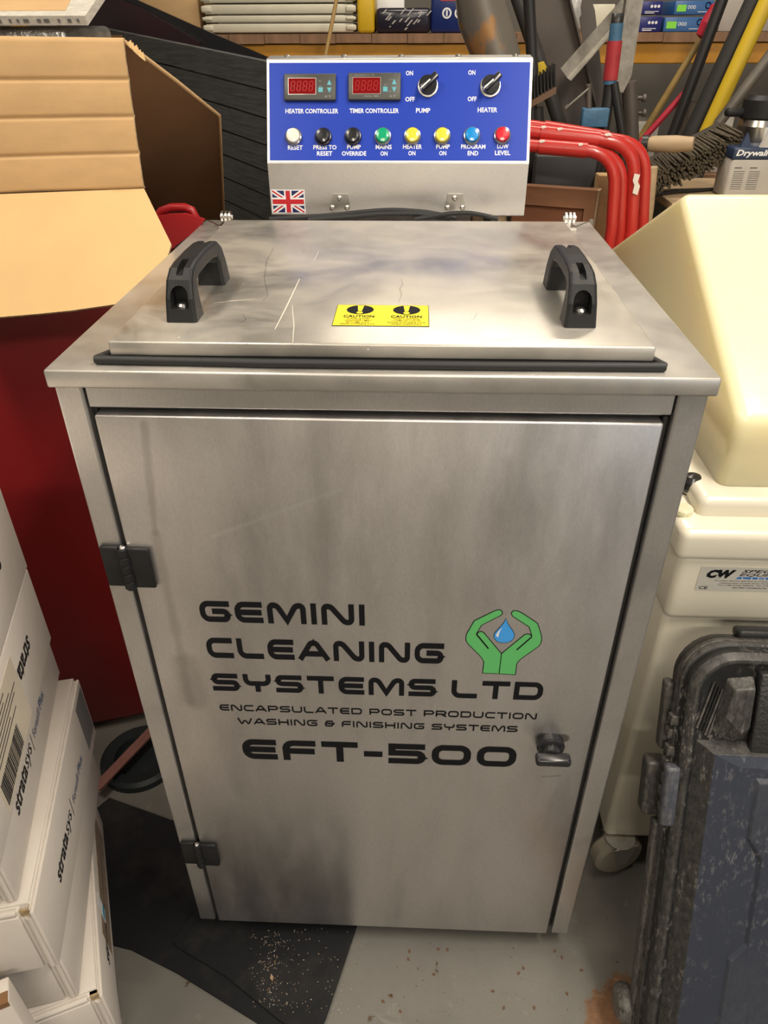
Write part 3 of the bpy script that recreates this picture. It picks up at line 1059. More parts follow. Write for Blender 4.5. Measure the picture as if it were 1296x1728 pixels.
# ------------------------------------------------------------------ white cartons stacked at the left
GREYP = mat('grey_block_print', (0.16, 0.155, 0.15), 0.6)
LILAC = mat('faded_blue_print', (0.08, 0.10, 0.20), 0.6)
BLUEP = mat('blue_print', (0.01, 0.07, 0.22), 0.6)
PAPER = mat('label_paper', (0.60, 0.53, 0.42), 0.7, 0, 0.1, 20)
TEAL = mat('teal_print', (0.02, 0.28, 0.45), 0.5)
TAPE = mat('brown_tape', (0.42, 0.32, 0.23), 0.25, 0, 0.3, 20, (1, 6, 1), bmp=0.4, bscale=50)
DGREY = mat('print_ink', (0.02, 0.02, 0.022), 0.6, spec=0.2)
BH, BW, BL = 0.1195, 0.34, 0.34


def carton(label, x, y, z, deg, flip=False, block=None, text=True, lbl=False, faint=False, tape=False):
    t = thing('white_carton', label, 'box', (0, 0, 0), 'white cartons stacked beside the cabinet')
    R_ = Matrix.Identity(4)
    b = MB()
    b.box(-BW, -0.004, 0.004, BL - 0.002, 0, BH - 0.003, 0, r=0.002)
    # side wall with softly rolled top edge
    b.box(-0.0045, 0, 0.000, BL, 0.0015, BH - 0.004, 0, r=0.0018)
    b.build('body', [CARTON], t)
    l_ = MB()
    l_.box(-BW, -0.006, 0.010, BL - 0.001, BH - 0.003, BH, 0, r=0.0012)
    l_.build('lid_panel', CARTON, t)
    f = MB()
    f.box(-BW, -0.016, 0.0, 0.004, 0.003, BH - 0.010, 0, r=0.0012)
    f.build('front_panel', CARTON, t)
    f = MB()
    f.tube([(-0.0075, 0.0035, 0.002), (-0.0075, 0.0035, BH - 0.015)], 0.0040, 10)
    f.tube([(-BW, 0.0050, BH - 0.006), (-0.018, 0.0050, BH - 0.006)], 0.0042, 10)
    f.build('rolled_edge', CARTON, t)
    f = MB()
    f.box(-0.0150, -0.0050, 0.0038, 0.010, BH - 0.0145, BH - 0.0030, 0)
    f.build('corner_slot', CEDGE, t)
    d = MB()
    u, v = (-Y, -Z) if flip else (Y, Z)
    def at(s, h):
        return Vector((0.0002, (BL - s) if flip else s, (BH - h) if flip else h))
    if text:
        d.text('strata', at(0.072, 0.045), u, v, 0.060, 0.021, 0, bold=0.022, align='l', ital=0.15)
        d.text('sys', at(0.134, 0.040), u, v, 0.030, 0.021, 0, bold=0.0, align='l', ital=0.15)
        a_ = at(0.170, 0.038)
        b_ = at(0.174, 0.068)
        ribbon(d, [Vector((a_.y, a_.z)), Vector((b_.y, b_.z))], 0.0012, False, lambda q: (0.0006, q.x, q.y), 0)
        d.text('Fortus®', at(0.182, 0.045), u, v, 0.042, 0.014, 1 if faint else 0, align='l', ital=0.1)
        d.text('Plus', at(0.228, 0.045), u, v, 0.026, 0.014, 2, align='l', ital=0.1)
        d.build('print', [DGREY, LILAC, BLUEP], t)
    if block:
        q = MB()
        q.box(0, 0.0004, *sorted((at(block[0], 0).y, at(block[1], 0).y)), *sorted((at(0, block[2]).z, at(0, block[3]).z)))
        q.build('grey_block', GREYP, t)
    if lbl:
        q = MB()
        q.box(0, 0.0007, 0.075, 0.205, 0.012, 0.100, 0)
        yy = 0.080
        for i in range(26):
            w_ = random.choice((0.0010, 0.0016, 0.0024))
            q.box(0.0007, 0.0010, yy, yy + w_, 0.016, 0.046, 1)
            yy += w_ + random.choice((0.0010, 0.0016))
        for i in range(7):
            q.box(0.0007, 0.0010, 0.080 + random.random() * 0.01, 0.150 + random.random() * 0.05, 0.056 + i * 0.006, 0.0572 + i * 0.006, 1)
        q.build('shipping_label', [PAPER, DGREY], t)
    if tape:
        q = MB()
        q.box(0, 0.0006, 0.10, 0.30, 0.020, 0.085, 0)
        q.build('brown_tape', TAPE, t)
        q = MB()
        q.box(0.0006, 0.0010, 0.13, 0.150, 0.055, 0.105, 0)
        q.box(0.0010, 0.0012, 0.13, 0.150, 0.060, 0.072, 1)
        q.build('tag', [WHITE, TEAL], t)
    t.location = (x, y, z)
    t.rotation_euler = (0, 0, math.radians(deg))
    return t


carton('white carton lying on the floor at the very bottom of the stack', -0.372, -0.165, 0.0, 27, text=False, tape=True)
carton('second white carton from the floor with brown tape and a blue tag', -0.346, -0.190, 0.12, 24, tape=True)
carton('third white carton from the floor, set back under the grey block one', -0.373, -0.194, 0.24, 16, text=False)
carton('fourth white carton from the floor with a dark grey block printed on the far end', -0.360, -0.212, 0.36, 13.7, block=(0.29, 0.335, 0.02, 0.105), faint=True)
carton('white carton directly beneath the one carrying the shipping label', -0.378, -0.203, 0.48, 15.5, faint=True)
carton('white carton with a tan barcode shipping label, second from the top', -0.339, -0.258, 0.60, 15, flip=True, lbl=True)
carton('topmost white carton of the stack with upside-down lettering', -0.335, -0.262, 0.72, 15, flip=True, block=(0.10, 0.16, 0.0, 0.07), faint=True)
# narrow carton in front of the stack
p = pt(15, 1690, z=0.39)
q = thing('white_carton', 'narrow white carton with a torn brown corner in front of the stack', 'box')
MB().box(-0.30, 0, 0, 0.028, 0, 0.39, 0, r=0.002).build('body', CARTON, q)
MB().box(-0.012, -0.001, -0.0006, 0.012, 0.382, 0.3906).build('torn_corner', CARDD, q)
q.location = (p.x, p.y, 0)
q.rotation_euler = (0, 0, math.radians(26))

# ------------------------------------------------------------------ red bin and the open brown box over it
BDIR = Vector((0.954, 0.300, 0)).normalized()
BN = Vector((-BDIR.y, BDIR.x, 0))          # towards the back
FR = Vector((-0.336, 0.497, 0))
FL = FR - BDIR * 0.62
BHT = 0.965
binr = thing('red_bin', 'large dark red plastic bin standing left of the cabinet under the brown box', 'bin', (FR + FL) / 2 + BN * 0.15)
q = MB()
D_ = 0.34
def ring(inset, z):
    a = FL + BDIR * inset + BN * inset
    b = FR - BDIR * inset + BN * inset
    c = FR - BDIR * inset + BN * (D_ - inset)
    d = FL + BDIR * inset + BN * (D_ - inset)
    out = []
    sh_ = BN * (0.085 * z)
    cs = [a + sh_, b + sh_, c + sh_, d + sh_]
    for i in range(4):
        p0, p1, p2 = cs[i - 1], cs[i], cs[(i + 1) % 4]
        for k in arcpts(p0.to_2d(), p1.to_2d(), p2.to_2d(), 0.03, 4):
            out.append((k.x, k.y, z))
    return out
rings = [ring(0.03, 0.0), ring(0.004, 0.03), ring(0.0, 0.90), ring(0.0, BHT), ring(0.008, BHT), ring(0.010, 0.5), ring(0.03, 0.06)]
n = len(rings[0])
vs = [v_ for r_ in rings for v_ in r_]
fs2 = [(i * n + j, i * n + (j + 1) % n, (i + 1) * n + (j + 1) % n, (i + 1) * n + j) for i in range(len(rings) - 1) for j in range(n)]
q.add(vs, fs2, 0, True)
q.add(rings[-1], [list(range(n))], 0)
q.add(rings[0], [list(range(n))[::-1]], 0)
q.build('bin_body', REDP, binr, merge=True)
q = MB()
q.tube(ring(-0.004, BHT - 0.004), 0.009, 8, closed=True)
q.build('rim', REDP, binr)
REDL = mat('red_plastic_light', (0.42, 0.016, 0.02), 0.35)
q = MB()
hp = [pt(a, b, y=0.60) for a, b in ((262, 372), (272, 356), (290, 350), (312, 350), (324, 355), (330, 366), (331, 380))]
q.tube(hp, 0.0065, 10)
q.build('grip_loop', REDL, binr)
q = MB()
lid_pts = [pt(a, b, y=0.57) for a, b in ((250, 368), (285, 362), (312, 361), (345, 371), (336, 385), (290, 420), (250, 420))]
q.prism(lid_pts, (0, 0.008, 0))
q.build('rim_flange', REDL, binr, 0.002)

cbx = thing('cardboard_box', 'open brown cardboard box with creased front panel and flap hanging over the red bin', 'box', (-0.5, 0.6, 0.97))
TR, TL = pt(207, 64, y=0.45), pt(-160, 58, y=0.45)
CR_, CL_ = pt(243, 318, y=0.45), pt(-160, 334, y=0.45)
# creased front panel: horizontal ridges are real bends in the sheet
q = MB()
cols, rows = 24, 100
cre = [0.0, 0.255, 0.495, 0.745, 1.0]
def frontpt(u, v, off=0.0):
    a = TL.lerp(TR, u)
    b = CL_.lerp(CR_, u)
    p_ = a.lerp(b, v)
    d_ = min(abs(v - c) for c in cre)
    dep = -0.0030 * math.exp(-(d_ / 0.010) ** 2)
    seg_ = [i for i in range(4) if cre[i] <= v <= cre[i + 1]][0]
    tt = (v - cre[seg_]) / (cre[seg_ + 1] - cre[seg_])
    bulge = 0.0012 * math.sin(PI * tt)
    return p_ + Vector((0, -(bulge + dep) + 0.0015 * math.sin(9 * u + 3 * v) + off, 0))
for off, flipf in ((0.0, False), (0.004, True)):
    vs = [frontpt(i / cols, j / rows, off) for j in range(rows + 1) for i in range(cols + 1)]
    fs2 = [(j * (cols + 1) + i, j * (cols + 1) + i + 1, (j + 1) * (cols + 1) + i + 1, (j + 1) * (cols + 1) + i) for j in range(rows) for i in range(cols)]
    q.add(vs, fs2, 0, True)
ev = [frontpt(1, j / rows, 0) for j in range(rows + 1)] + [frontpt(1, j / rows, 0.004) for j in range(rows + 1)]
q.add(ev, [(j, j + 1, rows + 2 + j, rows + 1 + j) for j in range(rows)], 1)
ev = [frontpt(i / cols, 0, 0) for i in range(cols + 1)] + [frontpt(i / cols, 0, 0.004) for i in range(cols + 1)]
q.add(ev, [(j, j + 1, cols + 2 + j, cols + 1 + j) for j in range(cols)], 1)
q.build('front_panel', [CARD, CEDGE], cbx)
# lower flap: folded forward along the crease, so it faces up towards the lamps
q = MB()
topP = [pt(px_, 334 - 16 * (px_ + 160) / 403.0, y=0.45) for px_ in (-160, -60, 0, 60, 120, 190, 243)]
R1 = pt(289, 412, x=-0.3065)
botP = [pt(-160, 562, y=0.30), pt(-60, 545, y=0.305), pt(0, 535, y=0.31), pt(60, 530, y=0.315), pt(120, 524, y=0.32), pt(190, 514, y=0.325), pt(262, 503, x=-0.3065)]
mid = [a.lerp(b, 0.42) + Vector((0, -0.004, 0.006)) for a, b in zip(topP[:-1], botP[:-1])] + [R1]
thk = Vector((0, 0.0025, -0.0025))
rows_ = [topP, mid, botP]
nC = len(topP)
fl_ = [p for r_ in rows_ for p in r_]
fb_ = [p + thk for p in fl_]
fc = [(j_ * nC + i_, j_ * nC + i_ + 1, (j_ + 1) * nC + i_ + 1, (j_ + 1) * nC + i_) for j_ in range(2) for i_ in range(nC - 1)]
q.add(fl_, fc, 0, True)
q.add(fb_, fc, 0, True)
q.add(botP + [p + thk for p in botP], [(i_, i_ + 1, nC + i_ + 1, nC + i_) for i_ in range(nC - 1)], 1)
eR = [topP[-1], R1, botP[-1]]
q.add(eR + [p + thk for p in eR], [(0, 1, 4, 3), (1, 2, 5, 4)], 1)
q.build('front_flap', [CARDL, CEDGE], cbx)
# side panel seen from inside the opening, tilted to overhang so it darkens
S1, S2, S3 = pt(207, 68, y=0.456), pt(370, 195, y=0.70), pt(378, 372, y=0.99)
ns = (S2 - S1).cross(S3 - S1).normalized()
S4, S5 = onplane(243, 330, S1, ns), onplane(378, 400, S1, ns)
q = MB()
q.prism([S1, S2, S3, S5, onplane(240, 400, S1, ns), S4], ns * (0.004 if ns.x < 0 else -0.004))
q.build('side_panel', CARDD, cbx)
q = MB()
q.tube([S1, S1.lerp(S2, 0.5) + Vector((0, 0, .0015)), S2, S3], 0.0026, 6)
q.build('side_panel_edge', CARD, cbx)
q = MB()
BZ = BHT + 0.012
q.prism([(-0.90, 0.52, BZ), (-0.40, 0.52, BZ), (-0.46, 0.72, BZ), (-0.90, 0.72, BZ)], (0, 0, 0.004))
q.prism([(-0.90, 0.716, BZ), (-0.46, 0.716, BZ), (-0.43, 0.73, 1.245), (-0.90, 0.73, 1.245)], (0, 0.004, 0))
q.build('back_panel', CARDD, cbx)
q = MB()
for i in range(6):
    a = pt(212 + i * 4 + random.random() * 3, 74 + i * 4, y=0.46)
    q.prism([a, a + Vector((0.006, 0.002, 0.004)), a + Vector((0.008, 0, -0.006))], (0, 0.002, 0))
q.build('torn_fringe', CARDL, cbx)['kind'] = 'stuff'

SILV = mat('silver_foil', (0.55, 0.54, 0.52), 0.28, 0.9, 0.3, 40, bmp=0.9, bscale=70)
p = pt(136, 52, y=0.56)
q = MB()
q.box(-0.86, p.x, 0.512, 0.68, BZ + 0.005, 1.2570, r=0.008, seg=3)
tag(q.build('foil_parcel', SILV), 'silver foil bubble-wrap parcel poking out of the brown box', 'parcel')

PRT = mat('white_printed_board', (0.66, 0.62, 0.54), 0.5, 0, 0.25, 60, (1, 1, 4))
f0, f1 = pt(148, 38, y=0.50), pt(118, -4, y=0.66)
q = thing('flat_carton', 'flat white printed carton with tan centre lying on the foil parcel at top left', 'box', (-0.7, 0.58, 1.25))
sl = MB()
A0, A1, B0, B1 = Vector((f0.x, f0.y, 1.2580)), Vector((-1.05, 0.50, 1.2600)), Vector((f0.x + 0.005, 0.70, 1.335)), Vector((-1.05, 0.70, 1.337))
nu = (A1 - A0).cross(B0 - A0).normalized()
nu = nu if nu.z > 0 else -nu
sl.prism([A0, B0, B1, A1], nu * 0.011)
sl.build('board', PRT, q, 0.001)
sl = MB()
a, b = A0.lerp(B0, 0.07) + nu * 0.0112 - X * 0.030, A0.lerp(B0, 0.95) + nu * 0.0112 - X * 0.050
sl.prism([a, b, b - X * 0.4, a - X * 0.4], nu * 0.0006)
sl.build('tan_sheet', CARD, q)
sl = MB()
for i in range(26):
    xx = A0.x - 0.006 - i * 0.013 - random.random() * 0.004
    w_ = random.choice((0.003, 0.005, 0.007))
    c_ = Vector((xx, A0.y, A0.z)) + nu * 0.0035
    sl.prism([c_ + Y * -0.0006, c_ + Y * -0.0006 - X * w_, c_ + nu * 0.004 - Y * 0.0006 - X * w_, c_ + nu * 0.004 - Y * 0.0006], (0, -0.0003, 0))
sl.build('dark_print', GREYP, q)['kind'] = 'stuff'

# ------------------------------------------------------------------ cream hooded tank on its white base
tank = thing('hooded_tank', 'cream plastic tank with gabled hood on a white castored base right of the cabinet', 'machine', (0.75, 0.55, 0))
XL, YF = 0.362, 0.130
hz = 0.770
c0 = pt(1212, 822, z=hz)
c1z = min([k / 1000 for k in range(780, 1000, 2)], key=lambda z_: abs(((Vector((c0.x, c0.y, z_)) - CAM).dot(DN) / (Vector((c0.x, c0.y, z_)) - CAM).dot(FW) * F_PX + 864) - 703))
def pj(P):
    d = P - CAM
    return 648 + F_PX * d.dot(RT) / d.dot(FW), 864 + F_PX * d.dot(DN) / d.dot(FW)
best = None
for k in range(30, 130):
    L_ = k / 100
    cb_ = pj(Vector((c0.x, c0.y + L_, c1z)))
    e = abs(cb_[1] - (325 + (1150 - cb_[0]) * 85 / 110))
    if best is None or e < best[0]:
        best = (e, L_)
HL = best[1]
c2 = pt(1150, 325, y=c0.y + HL / 2)
XR = 1.25
def gable(x, x2):
    return [Vector((x, c0.y, hz)), Vector((x, c0.y, c1z)), Vector((x2, c2.y, c2.z)), Vector((x, c0.y + HL, c1z)), Vector((x, c0.y + HL, hz))]
bm = bmesh.new()
ga = [bm.verts.new(v_) for v_ in gable(c0.x, c2.x)]
gb = [bm.verts.new(v_) for v_ in gable(XR, XR)]
bm.faces.new(ga)
bm.faces.new(gb[::-1])
for i in range(5):
    bm.faces.new((ga[i], gb[i], gb[(i + 1) % 5], ga[(i + 1) % 5]))
bmesh.ops.recalc_face_normals(bm, faces=bm.faces[:])
bmesh.ops.bevel(bm, geom=[e for e in bm.edges if max(v_.co.z for v_ in e.verts) > hz + 0.001], offset=0.014, segments=4, profile=0.5, affect='EDGES')
MB().bm(bm, 0, True).build('hood', CREAM, tank)
bs = MB()
bs.box(XL, XR + 0.04, YF, 1.045, 0.700, 0.7455, r=0.011, seg=4)
bs.build('rim', IVORY, tank)
bs = MB()
bs.box(c0.x - 0.030, XR + 0.02, c0.y - 0.030, c0.y + HL + 0.01, 0.735, 0.771, r=0.011, seg=4)
bs.build('hood_seat', IVORY, tank)
zlow = pt(1200, 1048, y=YF + 0.012).z
bs = MB()
bs.box(XL + 0.010, XR + 0.03, YF + 0.010, 1.035, zlow, 0.702, r=0.012, seg=3)
bs.build('upper_body', IVORY, tank)
bs = MB()
bs.box(XL + 0.014, XR + 0.02, YF + 0.020, 1.025, 0.088, zlow + 0.012, r=0.010, seg=3)
lab(bs.build('lower_body', IVORY, tank), 'shaded lower body of the tank')
kp = pt(1163, 832, z=0.746)
q = MB()
q.lathe([(0.0, 0.0), (0.012, 0.0), (0.012, 0.002), (0.009, 0.003), (0.009, 0.005)], (kp.x, kp.y, 0.7455), n=24, mi=1)
q.lathe([(0.008, 0.003), (0.013, 0.010), (0.013, 0.020), (0.009, 0.027), (0.0, 0.029)], (kp.x, kp.y, 0.7455), n=24, mi=0)
q.build('clamp_knob', [BLKG, CHROME], tank)
kp = pt(1157, 864, z=0.746)
MB().lathe([(0.0115, 0.0), (0.0115, 0.006), (0.010, 0.008), (0.0, 0.008)], (kp.x - 0.003, kp.y, 0.7455), n=24).build('blanking_plug', CREAM, tank)
# maker's plate
yl = YF + 0.0098
l0, l1 = pt(1184, 956, y=yl), pt(1171, 995, y=yl)
q = MB()
lx0, lz1, lz0 = (l0.x + l1.x) / 2, l0.z, l1.z
lx1 = lx0 + 0.150
PLATE = mat('silver_label', (0.66, 0.63, 0.56), 0.35, 0.2)
q.box(lx0, lx1, yl - 0.0006, yl, lz0, lz1, 0)
hh = lz1 - lz0
yy = yl - 0.0006
q.text('C', (lx0 + 0.017, yy, lz0 + hh * .72), X, Z, 0.015, hh * .36, 1, bold=0.07, ital=0.3)
q.text('W', (lx0 + 0.034, yy, lz0 + hh * .72), X, Z, 0.022, hh * .36, 1, bold=0.07, ital=0.3)
q.lathe([(0, 0.0008), (0.0016, 0.0008)], (lx0 + 0.0245, yy, lz0 + hh * .58), (0, -1, 0), 12, 0)
q.text('SPECIALIST', (lx0 + 0.052, yy, lz0 + hh * .79), X, Z, 0.086, hh * .13, 1, align='l', bold=0.01, ital=0.3)
q.text('EQUIPMENT', (lx0 + 0.050, yy, lz0 + hh * .63), X, Z, 0.086, hh * .13, 1, align='l', bold=0.01, ital=0.3)
q.prism([(lx0 + 0.047, yy, lz0 + hh * .52), (lx0 + 0.138, yy, lz0 + hh * .52), (lx0 + 0.140, yy, lz0 + hh * .60), (lx0 + 0.050, yy, lz0 + hh * .60)], (0, -0.0002, 0), 2)
q.text('L I M I T E D', (lx0 + 0.094, yy - 0.0002, lz0 + hh * .56), X, Z, 0.080, hh * .055, 3)
for i, (s_, w_) in enumerate((('For Sales, Service and Spares contact the above company', 0.105), ('Leintwardine, Craven Arms, Shropshire, SY7 0NB', 0.090), ('Tel: (+44) 01547 540654   Fax: (+44) 01547 540412', 0.094), ('ISO 9001 Certificate No. 2142', 0.054))):
    q.text(s_, (lx0 + 0.074, yy, lz0 + hh * (.43 - .095 * i)), X, Z, w_, hh * .055, 1, bold=0.008)
q.text('CE', (lx0 + 0.010, yy, lz0 + hh * .12), X, Z, 0.011, hh * .13, 1, bold=0.01)
q.build('maker_plate', [PLATE, INK, mat('plate_blue', (0.02, 0.16, 0.50), 0.4), WHITE], tank)
# castors
WHL = mat('castor_tyre', (0.32, 0.29, 0.23), 0.55)
for sx in (XL + 0.042, XR - 0.06):
    for sy in (YF + 0.022, 0.95):
        q = MB()
        q.lathe([(0.0, -0.018), (0.020, -0.018), (0.038, -0.016), (0.0445, -0.010), (0.0445, 0.010), (0.038, 0.016), (0.020, 0.018), (0, 0.018)], (sx, sy + 0.0, 0.0445), (0.28, -0.96, 0), 32, 0)
        w1 = q.build('castor_wheel', WHL, tank)
        q = MB()
        q.lathe([(0, -0.022), (0.006, -0.022), (0.006, 0.022), (0, 0.022)], (sx, sy, 0.0445), (0.28, -0.96, 0), 10)
        ax = Vector((0.28, -0.96, 0))
        for k in (-1, 1):
            o_ = Vector((sx, sy, 0)) + ax * 0.021 * k
            e_ = Vector((ax.y, -ax.x, 0))
            q.prism([o_ + e_ * -0.022 + Z * 0.086, o_ + e_ * 0.022 + Z * 0.086, o_ + e_ * 0.009 + Z * 0.038, o_ + e_ * -0.009 + Z * 0.038], ax * 0.002)
        q.lathe([(0, 0), (0.026, 0), (0.026, 0.003), (0, 0.003)], (sx, sy, 0.0850), n=20)
        q.build('castor_fork', STEEL, tank)

# ------------------------------------------------------------------ black rugged case leaning back in front of the tank
def case_mat(name, base, scuff, amt):
    m, t, b, N, L = nt(name)
    s1 = noise(N, L, 170, 6, 0.75, (1, 0.4, 1), dist=0.15)
    s2 = noise(N, L, 7.5, 6, 0.65)
    a = ramp(N, L, s1, [(0.54, 0.0), (0.60, 1.0)])
    c_ = ramp(N, L, s2, [(0.44, 0.0), (0.62, amt)])
    mm = N.new('ShaderNodeMath')
    mm.operation = 'MULTIPLY'
    L.new(a, mm.inputs[0])
    L.new(c_, mm.inputs[1])
    geo = N.new('ShaderNodeNewGeometry')
    e = ramp(N, L, geo.outputs['Pointiness'], [(0.52, 0.0), (0.60, 0.75)])
    e2 = mix(N, L, 1.0, e, ramp(N, L, s1, [(0.35, 0.1), (0.6, 1.0)]), 'MULTIPLY')
    f = N.new('ShaderNodeMath')
    f.operation = 'MAXIMUM'
    L.new(mm.outputs[0], f.inputs[0])
    L.new(e2, f.inputs[1])
    L.new(mix(N, L, f.outputs[0], base, scuff), b.inputs['Base Color'])
    b.inputs['Roughness'].default_value = 0.42
    b.inputs['Specular IOR Level'].default_value = 0.35
    bump(N, L, b, noise(N, L, 260, 2, 0.5), 0.25, 0.001)
    return m


CASE = case_mat('scuffed_black_plastic', (0.015, 0.015, 0.0155), (0.22, 0.205, 0.185), 0.75)
CASEF = case_mat('scuffed_front_shell', (0.036, 0.042, 0.060), (0.24, 0.235, 0.23), 0.5)
PEB = mat('pebbled_plastic', (0.030, 0.030, 0.029), 0.3, bmp=1.0, bscale=200)
case = thing('rugged_case', 'scuffed black rugged equipment case leaning at the bottom right corner', 'case', (0, 0, 0))
AL = math.radians(19.5)
CW_, CH_ = 0.56, 0.642


def rrect(x0, x1, y0, y1, r, n=9, chamfer=False):
    cs = [Vector((x0, y0)), Vector((x1, y0)), Vector((x1, y1)), Vector((x0, y1))]
    out = []
    for i in range(4):
        out += arcpts(cs[i - 1], cs[i], cs[(i + 1) % 4], r, n)
    return out


def shell(mb, secs, mi=0, smooth=False):
    """secs: list of (inset, n, radius, extra(dx0,dx1,dy0,dy1))"""
    R_ = []
    for ins, nz, r in secs:
        R_.append([(v_.x, v_.y, nz) for v_ in rrect(ins, CW_ - ins, ins, CH_ - ins, r)])
    n_ = len(R_[0])
    vs_ = [v_ for r_ in R_ for v_ in r_]
    mb.add(vs_, [(i * n_ + j, i * n_ + (j + 1) % n_, (i + 1) * n_ + (j + 1) % n_, (i + 1) * n_ + j) for i in range(len(R_) - 1) for j in range(n_)], mi, smooth)
    mb.add(R_[0], [list(range(n_))[::-1]], mi)
    mb.add(R_[-1], [list(range(n_))], mi)


q = MB()
shell(q, [(0.012, 0.0, 0.045), (0.004, 0.006, 0.052), (0.002, 0.022, 0.054), (0.0, 0.025, 0.056), (0.0, 0.033, 0.056), (0.003, 0.0345, 0.054)])
q.build('back_shell', CASE, case, auto=28, merge=True)
q = MB()
shell(q, [(0.003, 0.0360, 0.054), (0.0, 0.0375, 0.056), (0.0, 0.0440, 0.056), (0.003, 0.0460, 0.054), (0.005, 0.0580, 0.052), (0.012, 0.0650, 0.047), (0.016, 0.0652, 0.044), (0.020, 0.0630, 0.042)])
q.build('front_shell', CASE, case, auto=28, merge=True)
q = MB()
def facet(pts0, pts1, n0, n1, mi=0):
    a = [(x_, y_, n0) for x_, y_ in pts0]
    b = [(x_, y_, n1) for x_, y_ in pts1]
    k = len(a)
    q.add(a + b, [[k + i for i in range(k)]] + [(i, (i + 1) % k, k + (i + 1) % k, k + i) for i in range(k)], mi)
def mir(L_):
    return L_ + [(CW_ - a_, b_) for a_, b_ in reversed(L_)]
# raised front: chamfered step, then the centre plateau with notched outline
facet(mir([(0.020, 0.02), (0.020, 0.522)]), mir([(0.038, 0.03), (0.038, 0.512)]), 0.0625, 0.0800)
facet(mir([(0.038, 0.03), (0.038, 0.512)]), mir([(0.068, 0.05), (0.068, 0.498)]), 0.0800, 0.0835, 1)
facet(mir([(0.088, 0.05), (0.088, 0.22), (0.106, 0.245), (0.106, 0.37), (0.088, 0.40), (0.088, 0.485)]), mir([(0.092, 0.055), (0.092, 0.218), (0.110, 0.243), (0.110, 0.372), (0.092, 0.402), (0.092, 0.480)]), 0.0835, 0.0880, 1)
q.build('front_plate', [CASE, CASEF], case, 0.0012)
# faceted corner guards at the top with wear ribs beside them
for s in (0, 1):
    fx = (lambda a: a) if s == 0 else (lambda a: CW_ - a)
    q = MB()
    b0 = [(fx(0.034), 0.535), (fx(0.046), 0.606), (fx(0.078), 0.610), (fx(0.078), 0.526), (fx(0.062), 0.518)]
    b1 = [(fx(0.045), 0.562), (fx(0.052), 0.597), (fx(0.075), 0.600), (fx(0.075), 0.548), (fx(0.066), 0.540)]
    P0 = [(x_, y_, 0.0625) for x_, y_ in b0]
    P1 = [(x_, y_, 0.0790) for x_, y_ in b1]
    q.add(P0 + P1, [[5, 6, 7, 8, 9], [4, 3, 2, 1, 0]] + [(i, (i + 1) % 5, 5 + (i + 1) % 5, 5 + i) for i in range(5)])
    q.build('corner_guard', CASE, case, 0.0022)
    for i in range(5):
        r_ = MB()
        r_.tube([(fx(0.019 + i * 0.0036), 0.538 - i * 0.003, 0.0640), (fx(0.032 + i * 0.0036), 0.600 - i * 0.003, 0.0645)], 0.0016, 6)
        r_.build('rib', CASE, case)
q = MB()
q.box(0.081, CW_ - 0.081, 0.512, 0.618, 0.0625, 0.0760, r=0.0025)
q.build('top_pad', PEB, case)
# low carry handle on top
q = MB()
q.box(0.070, 0.150, CH_ - 0.004, CH_ + 0.009, 0.004, 0.026, r=0.0045, seg=3)
q.build('carry_handle', BLK, case)
# hinge knuckles along the left side and latches
for i in range(7):
    z_ = 0.400 + i * 0.0215
    r_ = MB()
    r_.box(-0.006, 0.005, z_, z_ + 0.013, 0.028 if i % 2 else 0.033, 0.041 if i % 2 else 0.046, r=0.0012)
    r_.build('hinge_knuckle', CASE, case)
q = MB()
q.box(-0.010, 0.008, 0.395, 0.480, 0.047, 0.064, r=0.005, seg=3)
lab(q.build('latch', CASEF, case), 'worn grey latch paddle')
q = MB()
q.box(-0.022, 0.004, 0.385, 0.465, 0.002, 0.028, r=0.005, seg=3)
q.build('side_lug', CASE, case)
q = MB()
q.box(-0.008, 0.004, 0.480, 0.575, 0.002, 0.022, r=0.004)
q.build('side_rib', CASE, case)
q = MB()
q.box(-0.005, 0.003, 0.02, 0.375, 0.012, 0.030, r=0.002)
q.build('side_rail', CASE, case)
q = MB()
q.lathe([(0, -0.012), (0.020, -0.012), (0.026, -0.007), (0.028, 0.004), (0.022, 0.012), (0, 0.014)], (-0.008, 0.052, 0.004), (1, 0, 0), 28)
q.build('wheel', CASE, case)
case.rotation_euler = (math.radians(90) - AL, 0, math.radians(-1))
case.location = (0.366, -0.112, 0.012)

# ------------------------------------------------------------------ on the floor
RM = mat('rubber_matting', (0.010, 0.0105, 0.012), 0.65, 0, 0.0, 10, bmp=0.3, bscale=90, col2=(0.030, 0.029, 0.027), lo=0.5, hi=0.8, spec=0.2)
def flo(px, py, z=0.0):
    return pt(px, py, z=z)
q = MB()
q.prism([flo(185, 1348), flo(152, 1376), flo(150, 1585), flo(190, 1596), flo(222, 1604), flo(300, 1644), flo(400, 1706), flo(470, 1750), flo(530, 1775), flo(590, 1600), flo(640, 1440), flo(290, 1386)], (0, 0, 0.004))
tag(q.build('rubber_mat', RM), 'large black rubber mat on the concrete floor reaching left beyond the cabinet', 'mat')
q = MB()
q.prism([flo(292, 1590, .004), flo(330, 1540, .004), flo(420, 1480, .004), flo(620, 1500, .004), flo(602, 1565, .004), flo(550, 1720, .004), flo(530, 1762, .004), flo(470, 1722, .004), flo(380, 1648, .004), flo(300, 1600, .004)], (0, 0, 0.004))
tag(q.build('rubber_mat', RM), 'smaller black rubber sheet with wood dust lying on the larger mat', 'mat')
DEB = mat('wood_dust', (0.30, 0.15, 0.055), 0.8, 0, 0.0, 60, col2=(0.5, 0.47, 0.42))
q = MB()
